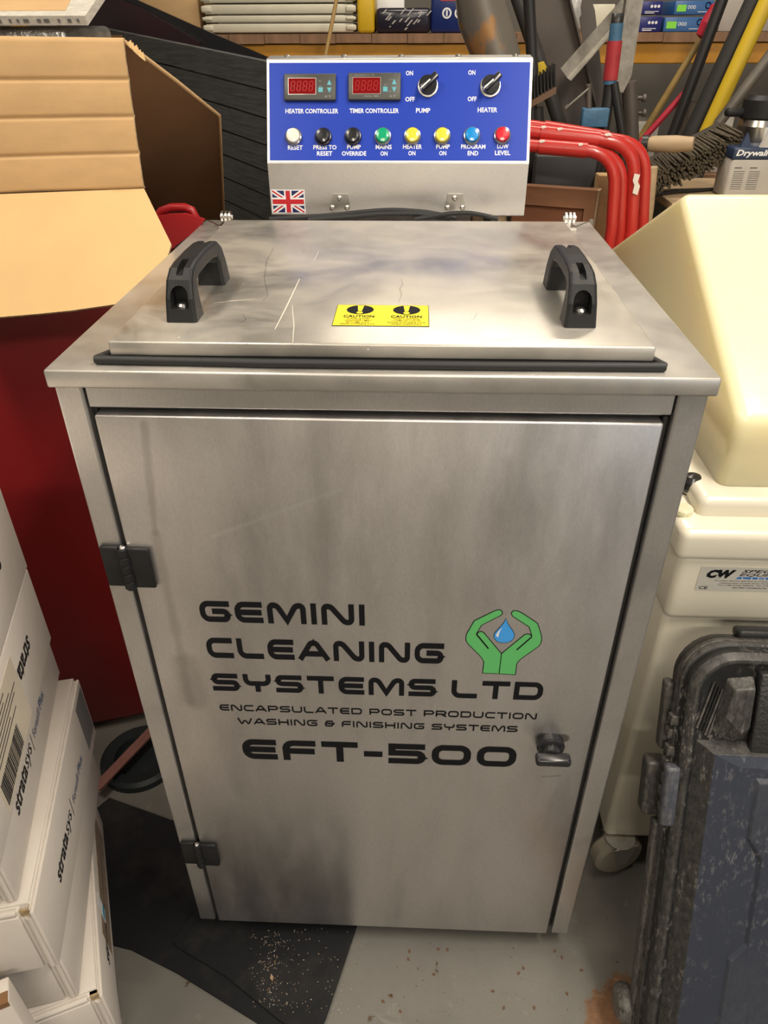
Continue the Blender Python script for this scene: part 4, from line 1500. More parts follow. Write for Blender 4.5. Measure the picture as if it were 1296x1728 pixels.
for i in range(300):
    if i < 190:
        a = flo(random.gauss(458, 17), random.uniform(1570, 1700), 0.0081)
    else:
        a = flo(random.gauss(520, 45), random.uniform(1565, 1715), 0.0081)
    r_ = random.uniform(0.0003, 0.0008)
    if i == 0:
        a, r_ = flo(459, 1651, 0.0081), 0.0035
    th = random.random() * PI
    e1, e2 = Vector((math.cos(th), math.sin(th), 0)) * r_ * 1.6, Vector((-math.sin(th), math.cos(th), 0)) * r_ * 0.8
    q.prism([a + e1, a + e2, a - e1, a - e2], (0, 0, r_))
d_ = tag(q.build('sawdust', DEB), 'scatter of orange wood chips and dust on the smaller rubber sheet', 'debris')
d_['kind'] = 'stuff'
q = MB()
for i in range(70):
    a = flo(random.gauss(800, 130), random.uniform(1585, 1725))
    r_ = random.choice((0.0005, 0.0007, 0.001, 0.0022))
    th = random.random() * PI
    e1, e2 = Vector((math.cos(th), math.sin(th), 0)) * r_ * 1.5, Vector((-math.sin(th), math.cos(th), 0)) * r_
    q.prism([a + e1, a + e2, a - e1, a - e2], (0, 0, r_ * 0.6))
d_ = tag(q.build('floor_grit', mat('grit', (0.13, 0.07, 0.04), 0.9)), 'brown grit scattered on the bare floor in front of the cabinet', 'debris')
d_['kind'] = 'stuff'
a = flo(246, 1282)
q = MB()
q.lathe([(0.0, 0.006), (0.045, 0.006), (0.050, 0.016), (0.070, 0.018), (0.078, 0.012), (0.080, 0.0), (0.0, 0.0)], (a.x - 0.01, a.y, 0.0), n=40)
tag(q.build('rubber_disc', mat('teal_black_rubber', (0.010, 0.016, 0.018), 0.4, bmp=0.2, bscale=30)), 'round black rubber disc lying on the floor in front of the red bin', 'disc')
q = MB()
a, b = pt(262, 1228, z=0.028), pt(163, 1332, z=0.028)
d = (b - a).normalized()
e = Vector((-d.y, d.x, 0)) * 0.010
q.prism([a + e, a - e, b - e, b + e], (0, 0, 0.005))
tag(q.build('wood_batten', mat('pinkish_wood', (0.25, 0.11, 0.09), 0.7, 0, 0.2, 20)), 'thin pinkish wooden batten lying across the black rubber disc', 'batten')

# ------------------------------------------------------------------ black plank panel and dark sheets behind at left
PLK = mat('black_woodgrain', (0.050, 0.055, 0.056), 0.55, 0, 0.0, 8, (1.5, 1.5, 22), bmp=0.5, bscale=12, col2=(0.095, 0.100, 0.100))
pa, pb = pt(455, 104, y=0.99), pt(150, 42, y=1.85)
panel = thing('plank_panel', 'black wood-grain plank panel slanting away behind the brown box', 'panel', (pa + pb) / 2 - Z * ((pa + pb).z / 2))
pdir = (pb - pa)
hn = Vector((pdir.y, -pdir.x, 0)).normalized()
ph = 0.0495
pa2 = pa - pdir.normalized() * 0.03
for i in range(20):
    o0 = -Z * (i * ph + 0.0015)
    wob = 0.0035 * random.random()
    lo0, lo1 = pa2 + o0, pb + o0 * 1.05
    hi_ = ph - 0.003
    q = MB()
    q.prism([lo0 + hn * wob, lo1 + hn * wob, lo1 + hn * wob - Z * hi_, lo0 + hn * wob - Z * hi_], hn * 0.018)
    q.build('plank', PLK, panel, 0.002)
q = MB()
for f in (0.05, 0.5, 0.95):
    a = pa2.lerp(pb, f) + hn * 0.024
    q2 = MB()
    q2.prism([a - Z * 0.01, a + pdir.normalized() * 0.05 - Z * 0.01, a + pdir.normalized() * 0.05 - Z * (a.z), a - Z * (a.z)], hn * 0.018)
    q2.build('upright', PLK, panel)
MAR = mat('dark_maroon_sheet', (0.035, 0.006, 0.010), 0.35, 0, 0.0, 3, col2=(0.010, 0.008, 0.010))
q = MB()
P = [pt(a, b, y=1.93) for a, b in ((85, -10), (190, -5), (235, 12), (285, 40), (335, 70), (340, 90))]
P += [Vector((P[-1].x, 1.93, 0.02)), Vector((P[0].x, 1.93, 0.02))]
q.prism(P, (0, 0.012, 0))
tag(q.build('maroon_sheet', MAR), 'dark maroon plastic sheet with curved top behind the plank panel', 'sheet')
q = MB()
P = [pt(a, b, y=1.955) for a, b in ((185, -14), (205, -12), (330, 44), (458, 99), (470, 115))]
P += [Vector((P[-1].x, 1.955, 0.02)), Vector((P[0].x, 1.955, 0.02))]
q.prism(P, (0, 0.012, 0))
tag(q.build('black_sheet', BLKG), 'glossy black sheet with sloping top edge in front of the shelf', 'sheet')

# ------------------------------------------------------------------ racking shelf
WOODB = mat('laminated_board', (0.30, 0.165, 0.09), 0.7, 0, 0.45, 7, (3, 1, 1), bmp=0.1)
ORG = mat('orange_steel', (0.62, 0.28, 0.02), 0.45, 0, 0.25, 8)
SY = 2.02
rack = thing('shelf_rack', 'pallet racking with orange beam and brown laminated board shelf along the back', 'shelf', (0.25, 2.3, 0))
ST, SB = 1.2315, 1.2065
q = MB()
for i in range(30):
    x_ = -1.30 + i * 0.108
    b_ = MB()
    b_.box(x_, x_ + 0.1065, SY - 0.012 + random.uniform(-.002, .002), SY + 0.40, SB + random.uniform(0, .002), ST)
    b_.build('board_block', WOODB, rack)
MB().box(-1.32, 1.96, SY, SY + 0.045, 1.152, 1.2055).build('beam', ORG, rack, 0.003)
MB().box(-1.32, 1.96, SY + 0.33, SY + 0.375, 1.152, 1.2055).build('beam', ORG, rack, 0.003)
MB().box(-1.32, 1.96, SY + 0.02, SY + 0.36, 0.82, 0.84).build('lower_board', WOODB, rack)
for x_ in (-1.37, 1.965):
    for y_ in (SY, SY + 0.33):
        MB().box(x_, x_ + 0.045, y_, y_ + 0.045, 0, 1.9).build('upright', ORG, rack, 0.002)


def sx(px, y=SY):
    return pt(px, 60, y=y).x


def sz(py, y=SY):
    return pt(648, py, y=y).z


def goods(name, label, cat, px0, px1, py0, mats, y0=None, dep=0.16, z0=ST, group=None, r=0.002, fn=None):
    y0 = y0 or SY + 0.01
    q = MB()
    q.box(pt(px0, 40, y=y0).x, pt(px1, 40, y=y0).x, y0, y0 + dep, z0 + 0.0005, pt((px0 + px1) / 2, py0, y=y0).z, r=r)
    if fn:
        fn(q, pt(px0, 40, y=y0).x, pt(px1, 40, y=y0).x, y0, z0, pt((px0 + px1) / 2, py0, y=y0).z)
    return tag(q.build(name, mats), label, cat, group)


CRW = mat('cream_white_plastic', (0.68, 0.64, 0.50), 0.4, 0, 0.08, 10)
zz = ST + 0.004
for i, (ya, lbl_) in enumerate(((38, 'lowest long cream plastic tray of the pile on the shelf'), (24, 'second long cream tray from the bottom of the shelf pile'), (5, 'third long cream tray in the shelf pile, cut by the photo edge'), (-20, 'uppermost long cream tray on the shelf pile'))):
    y0 = SY + 0.0
    ztop = pt(470, ya, y=y0).z
    t = thing('plastic_tray', lbl_, 'tray', (pt(470, 0, y=y0).x, y0 + 0.1, zz), 'cream trays piled on the shelf')
    xa, xb = pt(346, 40, y=y0).x, pt(596, 40, y=y0).x
    MB().box(xa, xb, y0 + 0.006, y0 + 0.22, zz, ztop - 0.003, r=0.003).build('tray_body', CRW, t)
    for k in (0, 1):
        x_ = xa - 0.008 if k == 0 else xb - 0.022
        MB().box(x_, x_ + 0.030, y0, y0 + 0.225, zz + 0.004, ztop - 0.006, r=0.004).build('end_cap', CRW, t)
    zz = ztop + 0.0005
MB_ = goods('cardboard_box', 'plain brown cardboard box on the left end of the shelf', 'box', 232, 338, -40, CARD, SY + 0.02, 0.25)
MB_ = goods('yellow_sack', 'yellow plastic sack between cream trays and patterned bag', 'sack', 603, 632, -30, mat('yellow_sack_plastic', (0.72, 0.46, 0.02), 0.4, 0, 0.1, 10), r=0.01)
def stripes(q, x0_, x1_, y0_, z0_, z1_):
    q.m = [0] * len(q.m)
    for i in range(16):
        xx = x0_ + (x1_ - x0_) * (0.08 + 0.84 * random.random())
        zz_ = z0_ + (z1_ - z0_) * (0.12 + 0.66 * random.random())
        l_ = 0.006 + 0.012 * random.random()
        q.prism([(xx, y0_ - 0.0005, zz_), (xx + 0.005, y0_ - 0.0005, zz_), (xx + 0.005 + l_, y0_ - 0.0005, zz_ + l_), (xx + l_, y0_ - 0.0005, zz_ + l_)], (0, -0.0005, 0), 1)
goods('patterned_bag', 'dark shiny bag with slanting white dashes on the shelf', 'bag', 634, 727, 13, [mat('dark_foil_bag', (0.020, 0.018, 0.030), 0.2, bmp=0.6, bscale=14), mat('pale_dash', (0.45, 0.42, 0.40), 0.4)], r=0.012, fn=stripes)
def tub(q, x0_, x1_, y0_, z0_, z1_):
    q.m = [0] * len(q.m)
    w_ = x1_ - x0_
    q.box(x0_ + w_ * .25, x1_ - .002, y0_ - 0.001, y0_, z0_ + 0.080, z0_ + 0.095, 1)
    for f in (.42, .75):
        q.lathe([(0.0, 0.001), (0.014, 0.001)], (x0_ + w_ * f, y0_, z0_ + 0.050), (0, -1, 0), 20, 2)
        q.lathe([(0.0, 0.0015), (0.009, 0.0015)], (x0_ + w_ * f, y0_, z0_ + 0.050), (0, -1, 0), 20, 0)
        q.box(x0_ + w_ * f - 0.0025, x0_ + w_ * f + 0.0025, y0_ - 0.002, y0_ - 0.0015, z0_ + 0.043, z0_ + 0.057, 2)
    q.box(x0_ + w_ * .3, x1_ - .003, y0_ - 0.001, y0_, z0_ + 0.112, z0_ + 0.120, 2)
goods('navy_tub', 'navy blue tub with red band and two round white symbols on the shelf', 'tub', 727, 790, -30, [mat('navy_plastic', (0.01, 0.025, 0.14), 0.3), mat('red_band', (0.60, 0.05, 0.07), 0.4), WHITE], r=0.008, fn=tub)
goods('white_packet', 'small white and grey packet behind the patterned bag', 'packet', 636, 682, -15, [WHITE], SY + 0.18, 0.05, ST)
# blue boxes right of the tools
NVB, LBB, GRN = mat('navy_board', (0.015, 0.020, 0.16), 0.35), mat('blue_board', (0.04, 0.13, 0.34), 0.35), mat('green_label', (0.25, 0.75, 0.06), 0.5)
def navyp(q, x0_, x1_, y0_, z0_, z1_):
    q.m = [0] * len(q.m)
    h_ = z1_ - z0_
    for k in range(3):
        q.lathe([(0.0, 0.0006), (0.004, 0.0006)], (x0_ + 0.030 + k * 0.010, y0_, z0_ + h_ * .62), (0, -1, 0), 10, 1)
    q.box(x0_ + 0.012, x0_ + 0.052, y0_ - 0.0006, y0_, z0_ + h_ * .22, z0_ + h_ * .26, 1)
    q.box(x0_ + 0.012, x0_ + 0.040, y0_ - 0.0006, y0_, z0_ + h_ * .10, z0_ + h_ * .16, 1)
def bluep(q, x0_, x1_, y0_, z0_, z1_):
    q.m = [0] * len(q.m)
    h_ = z1_ - z0_
    w_ = x1_ - x0_
    q.box(x0_ + w_ * .06, x0_ + w_ * .30, y0_ - 0.0006, y0_, z0_ + h_ * .25, z0_ + h_ * .72, 2)
    q.text('OOO', (x0_ + w_ * .44, y0_ - 0.0002, z0_ + h_ * .55), X, Z, w_ * .21, h_ * .26, 1, bold=0.02)
    for k in (0, 1):
        q.lathe([(0.006, 0.0006), (0.0085, 0.0006)], (x0_ + w_ * .86, y0_, z0_ + h_ * .66), (0, -1, 0), 14, 1)
    q.box(x0_ + w_ * .62, x0_ + w_ * .92, y0_ - 0.0006, y0_, z0_ + h_ * .20, z0_ + h_ * .24, 1)
g_ = 'blue cartons on the shelf'
goods('blue_carton', 'dark navy carton on the shelf board right of the silver-grey post', 'box', 1078, 1117, 28, [NVB, WHITE], dep=0.2, group=g_, fn=navyp)
goods('blue_carton', 'dark navy carton stacked on another one right of the silver-grey post', 'box', 1078, 1113, 2, [NVB, WHITE], dep=0.2, z0=sz(27.3, SY + .01), group=g_, fn=navyp)
goods('blue_carton', 'mid-blue carton with a green label, lower of its pair', 'box', 1121, 1190, 29, [LBB, WHITE, GRN], dep=0.2, group=g_, fn=bluep)
goods('blue_carton', 'mid-blue carton with a green label, upper of its pair', 'box', 1134, 1198, 1, [LBB, WHITE, GRN], dep=0.2, z0=sz(28.3, SY + .01), group=g_, fn=bluep)
goods('cream_board', 'plain cream board standing on the shelf behind the saw blade', 'board', 996, 1034, 7, CRW, dep=0.02)
BAGM = mat('clear_bag', (0.50, 0.48, 0.45), 0.2, 0, 0.4, 30, bmp=1.0, bscale=30)
goods('plastic_bag', 'crumpled clear plastic bag beside the grey steel channel', 'bag', 955, 985, -10, BAGM, r=0.014)
goods('grey_carton', 'pale grey carton on the shelf at the right edge of the photo', 'box', 1214, 1330, -20, mat('pale_board', (0.42, 0.38, 0.34), 0.6), SY + 0.05, 0.2)
# bundles on the lower board
for i, (a, b, c_) in enumerate(((1066, 1115, 205), (1185, 1240, 180))):
    q = MB()
    z1_ = pt((a + b) / 2, c_, y=SY + 0.06).z
    q.box(pt(a, 200, y=SY + .06).x, pt(b, 200, y=SY + .06).x, SY + .06, SY + .26, 0.8405, z1_, r=0.004)
    tag(q.build('paper_bundle', mat('off_white_paper', (0.62, 0.57, 0.50), 0.8, 0, 0.3, 30)), ['white paper bundle on the low rack board beside the brown pole', 'white paper bundle on the low rack board behind the yellow pole'][i], 'bundle', 'paper bundles on the low board')
q = MB()
q.tube([pt(570, -12, y=1.90), pt(559, 45, y=1.90), pt(548, 100, y=1.90), Vector((pt(548, 100, y=1.90).x - 0.05, 1.90, 0.9)), Vector((pt(548, 100, y=1.90).x - 0.15, 1.90, 0.01))], 0.0055, 8)
tag(q.build('bamboo_cane', mat('bamboo', (0.55, 0.36, 0.14), 0.5)), 'thin bamboo cane standing in front of the cream trays', 'cane')

# ------------------------------------------------------------------ long tools behind the cabinet
GM = mat('worn_grey_steel', (0.20, 0.18, 0.155), 0.5, 0.5, 0.35, 10, bmp=0.2, bscale=40)
GMD = mat('dull_brown_steel', (0.135, 0.112, 0.098), 0.5, 0.3, 0.15, 8)
GALV = mat('galvanised', (0.40, 0.37, 0.32), 0.45, 0.5, 0.45, 25, bmp=0.3, bscale=60)
TBLK = mat('tool_black', (0.025, 0.024, 0.024), 0.38)
YPOL = mat('yellow_fibreglass', (0.66, 0.46, 0.03), 0.35)
BRN = mat('worn_brown_shaft', (0.36, 0.24, 0.075), 0.45, 0, 0.45, 12, (1, 1, 1))
PNK = mat('crimson_paint', (0.48, 0.022, 0.05), 0.4)
TBL = mat('blue_tape', (0.07, 0.19, 0.33), 0.5, 0, 0.3, 40)
TRD = mat('red_tape', (0.46, 0.035, 0.045), 0.55, 0, 0.2, 40)
WOOD = mat('pale_wood', (0.50, 0.36, 0.22), 0.6, 0, 0.2, 12, (1, 1, 4))


def down(A, B_, z=0.012):
    """extend the line A->B on down to the floor"""
    t = (A.z - z) / (A.z - B_.z)
    return A.lerp(B_, t)


def pole(name, label, cat, a, b, y, r, m, ya=None, floor=True, flat=1.0, yf=None):
    A, B_ = pt(*a, y=ya or y), pt(*b, y=y)
    A = A + (A - B_).normalized() * 0.0
    P = [A, B_]
    if floor:
        E = down(A, B_)
        E.x = B_.x + (E.x - B_.x) * 0.35
        if yf:
            E.y = yf
        P.append(E)
    q = MB()
    q.tube(P, r, 14, flat=flat)
    return tag(q.build(name, m), label, cat)


# big grey shovel: dished blade up, standing on its handle
sh_ = thing('shovel', 'big grey shovel, blade upward with flaking brown patches, behind the control box', 'shovel', (pt(830, 90, y=1.28).x, 1.28, 0))
q = MB()
Lp = [pt(768, -60, y=1.28), pt(770, 0, y=1.28), pt(776, 45, y=1.28), pt(795, 90, y=1.28), pt(812, 130, y=1.28)]
Rp = [pt(835, -60, y=1.28), pt(852, 0, y=1.28), pt(866, 45, y=1.28), pt(878, 88, y=1.28), pt(878, 130, y=1.28)]
nc = 10
vs, th = [], 0.003
for off in (0, th):
    for a, b in zip(Lp, Rp):
        for i in range(nc + 1):
            u = i / nc
            p = a.lerp(b, u)
            p.y += -0.035 * math.sin(PI * u) + off
            vs.append(p)
m_ = len(Lp)
fs2 = []
for k in (0, 1):
    o_ = k * m_ * (nc + 1)
    for j in range(m_ - 1):
        for i in range(nc):
            a = o_ + j * (nc + 1) + i
            fs2.append((a, a + 1, a + nc + 2, a + nc + 1))
for j in range(m_ - 1):
    for i in (0, nc):
        a = j * (nc + 1) + i
        fs2.append((a, a + nc + 1, a + nc + 1 + m_ * (nc + 1), a + m_ * (nc + 1)))
q.add(vs, fs2, 0, True)
RUSTM = mat('shovel_steel', (0.21, 0.19, 0.16), 0.5, 0.4, 0.0, 9, (1, 1, 0.7), bmp=0.2, bscale=30, col2=(0.40, 0.22, 0.09), lo=0.56, hi=0.60)
q.build('blade', RUSTM, sh_)
q = MB()
e0 = pt(845, 125, y=1.275)
q.tube([e0, Vector((e0.x + 0.02, 1.275, 0.9)), Vector((e0.x + 0.03, 1.275, 0.012))], 0.019, 14)
q.build('shaft', WOOD, sh_)
sp_ = thing('spade', 'dull grey spade blade half hidden behind the left side of the shovel', 'spade', (pt(815, 125, y=1.366).x, 1.366, 0))
q = MB()
P = [pt(a, b, y=1.40) for a, b in ((756, -40), (800, -40), (806, 40), (838, 130), (806, 130), (790, 85), (774, 45), (768, 0))]
q.prism(P, (0, 0.006, 0))
q.build('blade', GM, sp_, 0.001)
q = MB()
e0 = pt(822, 125, y=1.403)
q.tube([e0, Vector((e0.x, 1.403, 0.012))], 0.014, 12)
q.build('shaft', WOOD, sp_)
pole('steel_bar', 'upright black steel bar between shovel and grey channel', 'bar', (892, -10), (899, 120), 1.36, 0.013, TBLK)
pole('black_pipe', 'black pipe handle slanting down beside the scrubbing brush', 'pipe', (872, -10), (955, 240), 1.46, 0.017, mat('soft_black', (0.05, 0.048, 0.045), 0.4))

# grey steel channel
ch = MB()
A, B_ = pt(917, -20, y=1.58), pt(990, 262, y=1.58)
d = (B_ - A).normalized()
e = Vector((d.z, 0, -d.x)) * -1
E = A + d * ((A.z - 0.02) / -d.z)
hw = 0.050
ch.prism([A + e * hw, A - e * hw, E - e * hw, E + e * hw], (0, 0.004, 0))
ch.prism([A + e * hw, A + e * (hw - 0.004), E + e * (hw - 0.004), E + e * hw], (0, -0.035, 0), 0)
ch.prism([A - e * hw, A - e * (hw - 0.004), E - e * (hw - 0.004), E - e * hw], (0, -0.035, 0), 1)
tag(ch.build('steel_channel', [GMD, mat('pale_edge', (0.50, 0.47, 0.42), 0.4)]), 'tall grey-brown steel channel with a pale right edge leaning behind the tools', 'channel')

# scrubbing brush with black bristles and wooden stock
br = thing('scrubbing_brush', 'scrubbing brush with black bristles and yellow back right of the control box', 'brush', (pt(910, 150, y=1.335).x, 1.335, 1.05))
q = MB()
a, b = pt(888, 186, y=1.335), pt(938, 158, y=1.335)
dd = (b - a)
q.prism([a, b, b + Z * 0.014, a + Z * 0.014], (0, 0.06, 0))
q.build('stock', mat('dark_wood', (0.16, 0.09, 0.05), 0.6), br, 0.003)
q = MB()
for i in range(9):
    for j in range(4):
        o_ = a.lerp(b, 0.04 + i * 0.115) + Vector((0, 0.006 + j * 0.015, 0.014))
        q.tube([o_, o_ + Vector((-0.006, 0, 0.045))], [0.0028, 0.0012], 5)
q.build('bristles', TBLK, br)['kind'] = 'stuff'
q = MB()
P = [pt(x_, y_, y=1.37) for x_, y_ in ((900, 110), (918, 104), (925, 118), (905, 130))]
q.prism(P, (0, 0.02, 0))
q.build('back_grip', YPOL, br)
q = MB()
e0 = pt(905, 190, y=1.36)
q.tube([Vector((e0.x, 1.36, e0.z + 0.01)), Vector((e0.x + 0.05, 1.37, 0.8)), Vector((e0.x + 0.06, 1.37, 0.012))], 0.015, 12)
q.build('shaft', TBLK, br)

# notched saw blade
q = MB()
P = [pt(x_, y_, y=1.66) for x_, y_ in ((980, 12), (984, -6), (998, -2), (1004, 18), (1012, 90), (1030, 260))]
P += [Vector((P[-1].x, 1.66, 0.02)), Vector((P[-1].x - 0.05, 1.66, 0.02))]
P += [pt(x_, y_, y=1.66) for x_, y_ in ((1000, 260), (986, 85), (978, 30), (982, 24))]
q.prism(P, (0, 0.004, 0))
tag(q.build('blade', GMD), 'dark notched steel blade standing in front of the cream board', 'blade')
# diagonal aluminium angle
q = MB()
a, b = pt(952, 124, y=1.42), pt(1058, 4, y=1.53)
d = (b - a).normalized()
e = Vector((-d.z, 0, d.x)).normalized() * 0.014
q.prism([a - e, b - e, b + e, a + e], (0, 0.002, 0))
q.prism([a - e, b - e, b - e + Vector((0.004, -0.024, -0.004)), a - e + Vector((0.004, -0.024, -0.004))], e.normalized() * 0.002)
tag(q.build('metal_angle', GALV), 'pale metal angle wedged diagonally behind the red taped handle', 'angle')
# red and blue taped tube handle
tt = thing('taped_handle', 'black tube handle wrapped with red tape and blue tape at both ends', 'handle', (pt(1040, 100, y=1.37).x, 1.37, 0))
A, B_ = pt(1043, 22, y=1.37), pt(1022, 200, y=1.37)
def seg_(t0, t1, r, m, nm, label=None):
    q = MB()
    q.tube([A.lerp(B_, t0), A.lerp(B_, t1)], r, 18)
    o = q.build(nm, m, tt)
    if label:
        lab(o, label)
q = MB()
q.tube([A.lerp(B_, 0.1), A.lerp(B_, 0.0), A.lerp(B_, 0.0) + (B_ - A).normalized() * 0.001, A.lerp(B_, 0.09)], [0.0135, 0.0135, 0.011, 0.011], 18)
q.build('tube_end', TBLK, tt)
seg_(0.09, 0.25, 0.0145, TBL, 'tape', 'blue tape wrap')
seg_(0.25, 0.62, 0.0165, TRD, 'tape', 'red tape wrap')
seg_(0.62, 0.66, 0.0150, TBL, 'tape', 'blue tape wrap')
q = MB()
E = down(A, B_)
q.tube([A.lerp(B_, 0.66), B_, Vector((B_.x - 0.02, 1.38, 0.012))], 0.0130, 14)
q.build('shaft', TBLK, tt)
# blue clamp block with thin rod
cl = thing('clamp', 'blue clamp block with a vertical bar and thin tommy rod', 'clamp', (pt(1000, 200, y=1.345).x, 1.345, 0))
q = MB()
a, b = pt(983, 182, y=1.345), pt(1023, 214, y=1.345)
q.box(a.x, b.x, 1.330, 1.360, b.z, a.z, r=0.003)
q.build('block', TBL, cl)
q = MB()
c_ = pt(990, 182, y=1.345)
q.tube([pt(993, 142, y=1.345), Vector((c_.x + .005, 1.345, c_.z)), Vector((c_.x + .005, 1.345, 0.012))], 0.007, 10)
q.build('bar', GMD, cl)
q = MB()
q.tube([pt(957, 181, y=1.32), pt(993, 150, y=1.34)], 0.0028, 8)
q.lathe([(0, -.005), (.005, -.005), (.005, .005), (0, .005)], pt(957, 181, y=1.32), (0.7, 0, 0.7), 10)
q.build('tommy_rod', GM, cl)
# galvanised post and dark bar below it
q = MB()
P0, P1 = pt(1073, -15, y=1.44), pt(1072, 128, y=1.44)
q.box(P0.x - 0.022, P0.x + 0.020, 1.44, 1.445, P1.z, P0.z, 0)
q.prism([(P0.x - 0.022, 1.44, P1.z), (P0.x + 0.020, 1.44, P1.z), (P0.x + 0.006, 1.44, P1.z - 0.035), (P0.x - 0.012, 1.44, P1.z - 0.03)], (0, 0.005, 0))
q.box(P0.x - 0.022, P0.x - 0.017, 1.42, 1.445, P1.z, P0.z, 0)
post = tag(q.build('metal_strap', GALV), 'silver-grey crusted metal strap standing upright left of the blue cartons', 'strap')
q = MB()
q.tube([pt(1062, 138, y=1.47), pt(1066, 245, y=1.47), Vector((pt(1066, 245, y=1.47).x, 1.47, 0.012))], 0.019, 14)
for yy_ in (165, 190):
    s0_ = pt(1064, yy_, y=1.47)
    q.tube([s0_, s0_ + Vector((0.036, -0.004, 0))], 0.0045, 8)
    q.lathe([(0, 0), (0.009, 0), (0.009, 0.007), (0, 0.007)], s0_ + Vector((0.028, -0.004, 0)), (1, 0, 0), 6)
tag(q.build('bolted_bar', GMD), 'dark round bar with two bolts sticking out beneath the crusted strap', 'bar')
pole('black_lath', 'tapering black stake beside the red taped handle', 'stake', (1036, 140), (1052, 240), 1.36, 0.010, TBLK)

pole('brown_shaft', 'worn yellow-brown broom shaft leaning left of the crimson pole', 'pole', (1202, 34), (1072, 248), 1.86, [0.009, 0.011, 0.011], BRN)
pole('crimson_pole', 'thin crimson pole leaning beside the worn brown shaft', 'pole', (1166, 145), (1066, 256), 1.80, 0.009, PNK)
pole('black_pole', 'slim black pole with a metal collar right of the crimson pole', 'pole', (1226, -20), (1128, 246), 1.74, 0.015, TBLK)
pole('black_pole', 'thick matt black pole next to the yellow pole', 'pole', (1283, -20), (1156, 250), 1.68, 0.024, mat('matt_black', (0.03, 0.029, 0.028), 0.6))
pole('yellow_pole', 'bright yellow fibreglass pole leaning at the right', 'pole', (1304, -20), (1180, 250), 1.62, 0.0195, YPOL)
pole('grey_tube', 'grey metal tube slanting behind the steel flask', 'tube', (1310, 80), (1215, 205), 1.56, 0.014, GM, floor=True)
q = MB()
a = pt(1198, 34, y=1.82)
q.lathe([(0, -0.045), (0.014, -0.040), (0.020, -0.01), (0.018, 0.03), (0.008, 0.042), (0, 0.044)], a, (0.4, 0, 0.9), 16)
tag(q.build('red_grip', PNK), 'bulbous red grip at the top of the worn brown shaft', 'grip')

# ------------------------------------------------------------------ red tubular frames
RT_ = mat('red_tube_paint', (0.56, 0.035, 0.028), 0.3, 0, 0.15, 5, coat=0.3)
CHIP = mat('chipped_white', (0.75, 0.70, 0.64), 0.6)


def bend(pts_, r, n=7):
    P_ = [Vector(p_) for p_ in pts_]
    out = [P_[0]]
    for i in range(1, len(P_) - 1):
        a, b, c = P_[i - 1], P_[i], P_[i + 1]
        u1, u2 = (a - b).normalized(), (c - b).normalized()
        ang = u1.angle(u2)
        dd = min(r / math.tan(ang / 2), (a - b).length * .49, (c - b).length * .49)
        s0_, e0_ = b + u1 * dd, b + u2 * dd
        for k in range(n + 1):
            t = k / n
            out.append((s0_.lerp(b, t)).lerp(b.lerp(e0_, t), t))
    out.append(P_[-1])
    return out


def frame(label, a, b, c, y, r, chips):
    t = thing('tube_frame', label, 'frame', (pt(*b, y=y).x, y, 0), 'red tubular frames behind the cabinet')
    A, B_, C_ = pt(*a, y=y + 0.03), pt(*b, y=y), pt(*c, y=y)
    foot = Vector((C_.x + (C_.x - B_.x) * 0.6, y, 0.012))
    L_ = Vector((A.x - 0.25, A.y, A.z))
    q = MB()
    q.tube(bend([L_, A, B_, C_, foot], 0.075), r, 16)
    q.build('bent_tube', RT_, t)
    q = MB()
    q.tube([A.lerp(B_, 0.1), A.lerp(B_, 0.66)], r * 1.22, 16)
    q.build('sleeve', RT_, t)
    q = MB()
    q.tube([L_, Vector((L_.x, L_.y, 0.012))], r, 12)
    q.build('rear_leg', RT_, t)
    q = MB()
    for u, s_ in chips:
        p_ = A.lerp(B_, u) + Vector((0, -r * 1.0, r * 0.75))
        q.prism([p_, p_ + Vector((s_, 0, 0.002)), p_ + Vector((s_ * 0.8, 0, 0.005)), p_ + Vector((-0.002, 0, 0.004))], (0, -0.002, -0.001))
    if chips:
        q.build('paint_chip', CHIP, t)['kind'] = 'stuff'
    return t


frame('red tubular frame nearest the control box, set lower than the other pair', (895, 246), (1040, 258), (1032, 385), 1.075, 0.0122, [(0.1, 0.010), (0.55, 0.008)])
frame('second red tubular frame, nested just behind the lowest one', (899, 238), (1052, 262), (1046, 392), 1.105, 0.0122, [])
frame('tall red tubular frame with a white paint chip on its bend', (895, 222), (1072, 243), (1066, 385), 1.100, 0.0132, [(0.1, 0.008), (0.25, 0.010), (0.7, 0.012)])
frame('outermost red tubular frame on the right', (899, 214), (1090, 245), (1084, 385), 1.130, 0.0132, [])
p_ = pt(1072, 312, y=1.084)
q = MB()
q.prism([p_ + Vector(v_) for v_ in ((-.006, 0, .022), (.006, 0, .020), (.004, 0, .006), (.010, 0, -.002), (.008, 0, -.020), (-.003, 0, -.016), (-.002, 0, 0), (-.007, 0, .008))], (0, -0.0012, 0))
tag(q.build('paint_flake', CHIP), 'ragged white patch on the upright of the tall red frame', 'patch')

# ------------------------------------------------------------------ wooden drawer unit and crates
MAH = mat('reddish_wood', (0.36, 0.17, 0.085), 0.5, 0, 0.2, 10, (1, 1, 5))
du = thing('cabinet_door', 'reddish wooden cabinet door standing behind the right lid catch', 'door', (pt(950, 320, y=1.1).x, 1.2, 0))
a, b = pt(880, 300, y=1.235), pt(1008, 327, y=1.175)
a.z = b.z = 0.945
dxy = (b - a).normalized()
nb = Vector((-dxy.y, dxy.x, 0))
def dq(u0, u1, z0, z1, n0, n1, nm, m, bev=0.002):
    q = MB()
    L0 = (b - a).length
    P = [a + dxy * u0 * L0 + nb * n0, a + dxy * u1 * L0 + nb * n0, a + dxy * u1 * L0 + nb * n1, a + dxy * u0 * L0 + nb * n1]
    q.prism([Vector((p_.x, p_.y, z0)) for p_ in P], (0, 0, z1 - z0))
    return q.build(nm, m, du, bev)
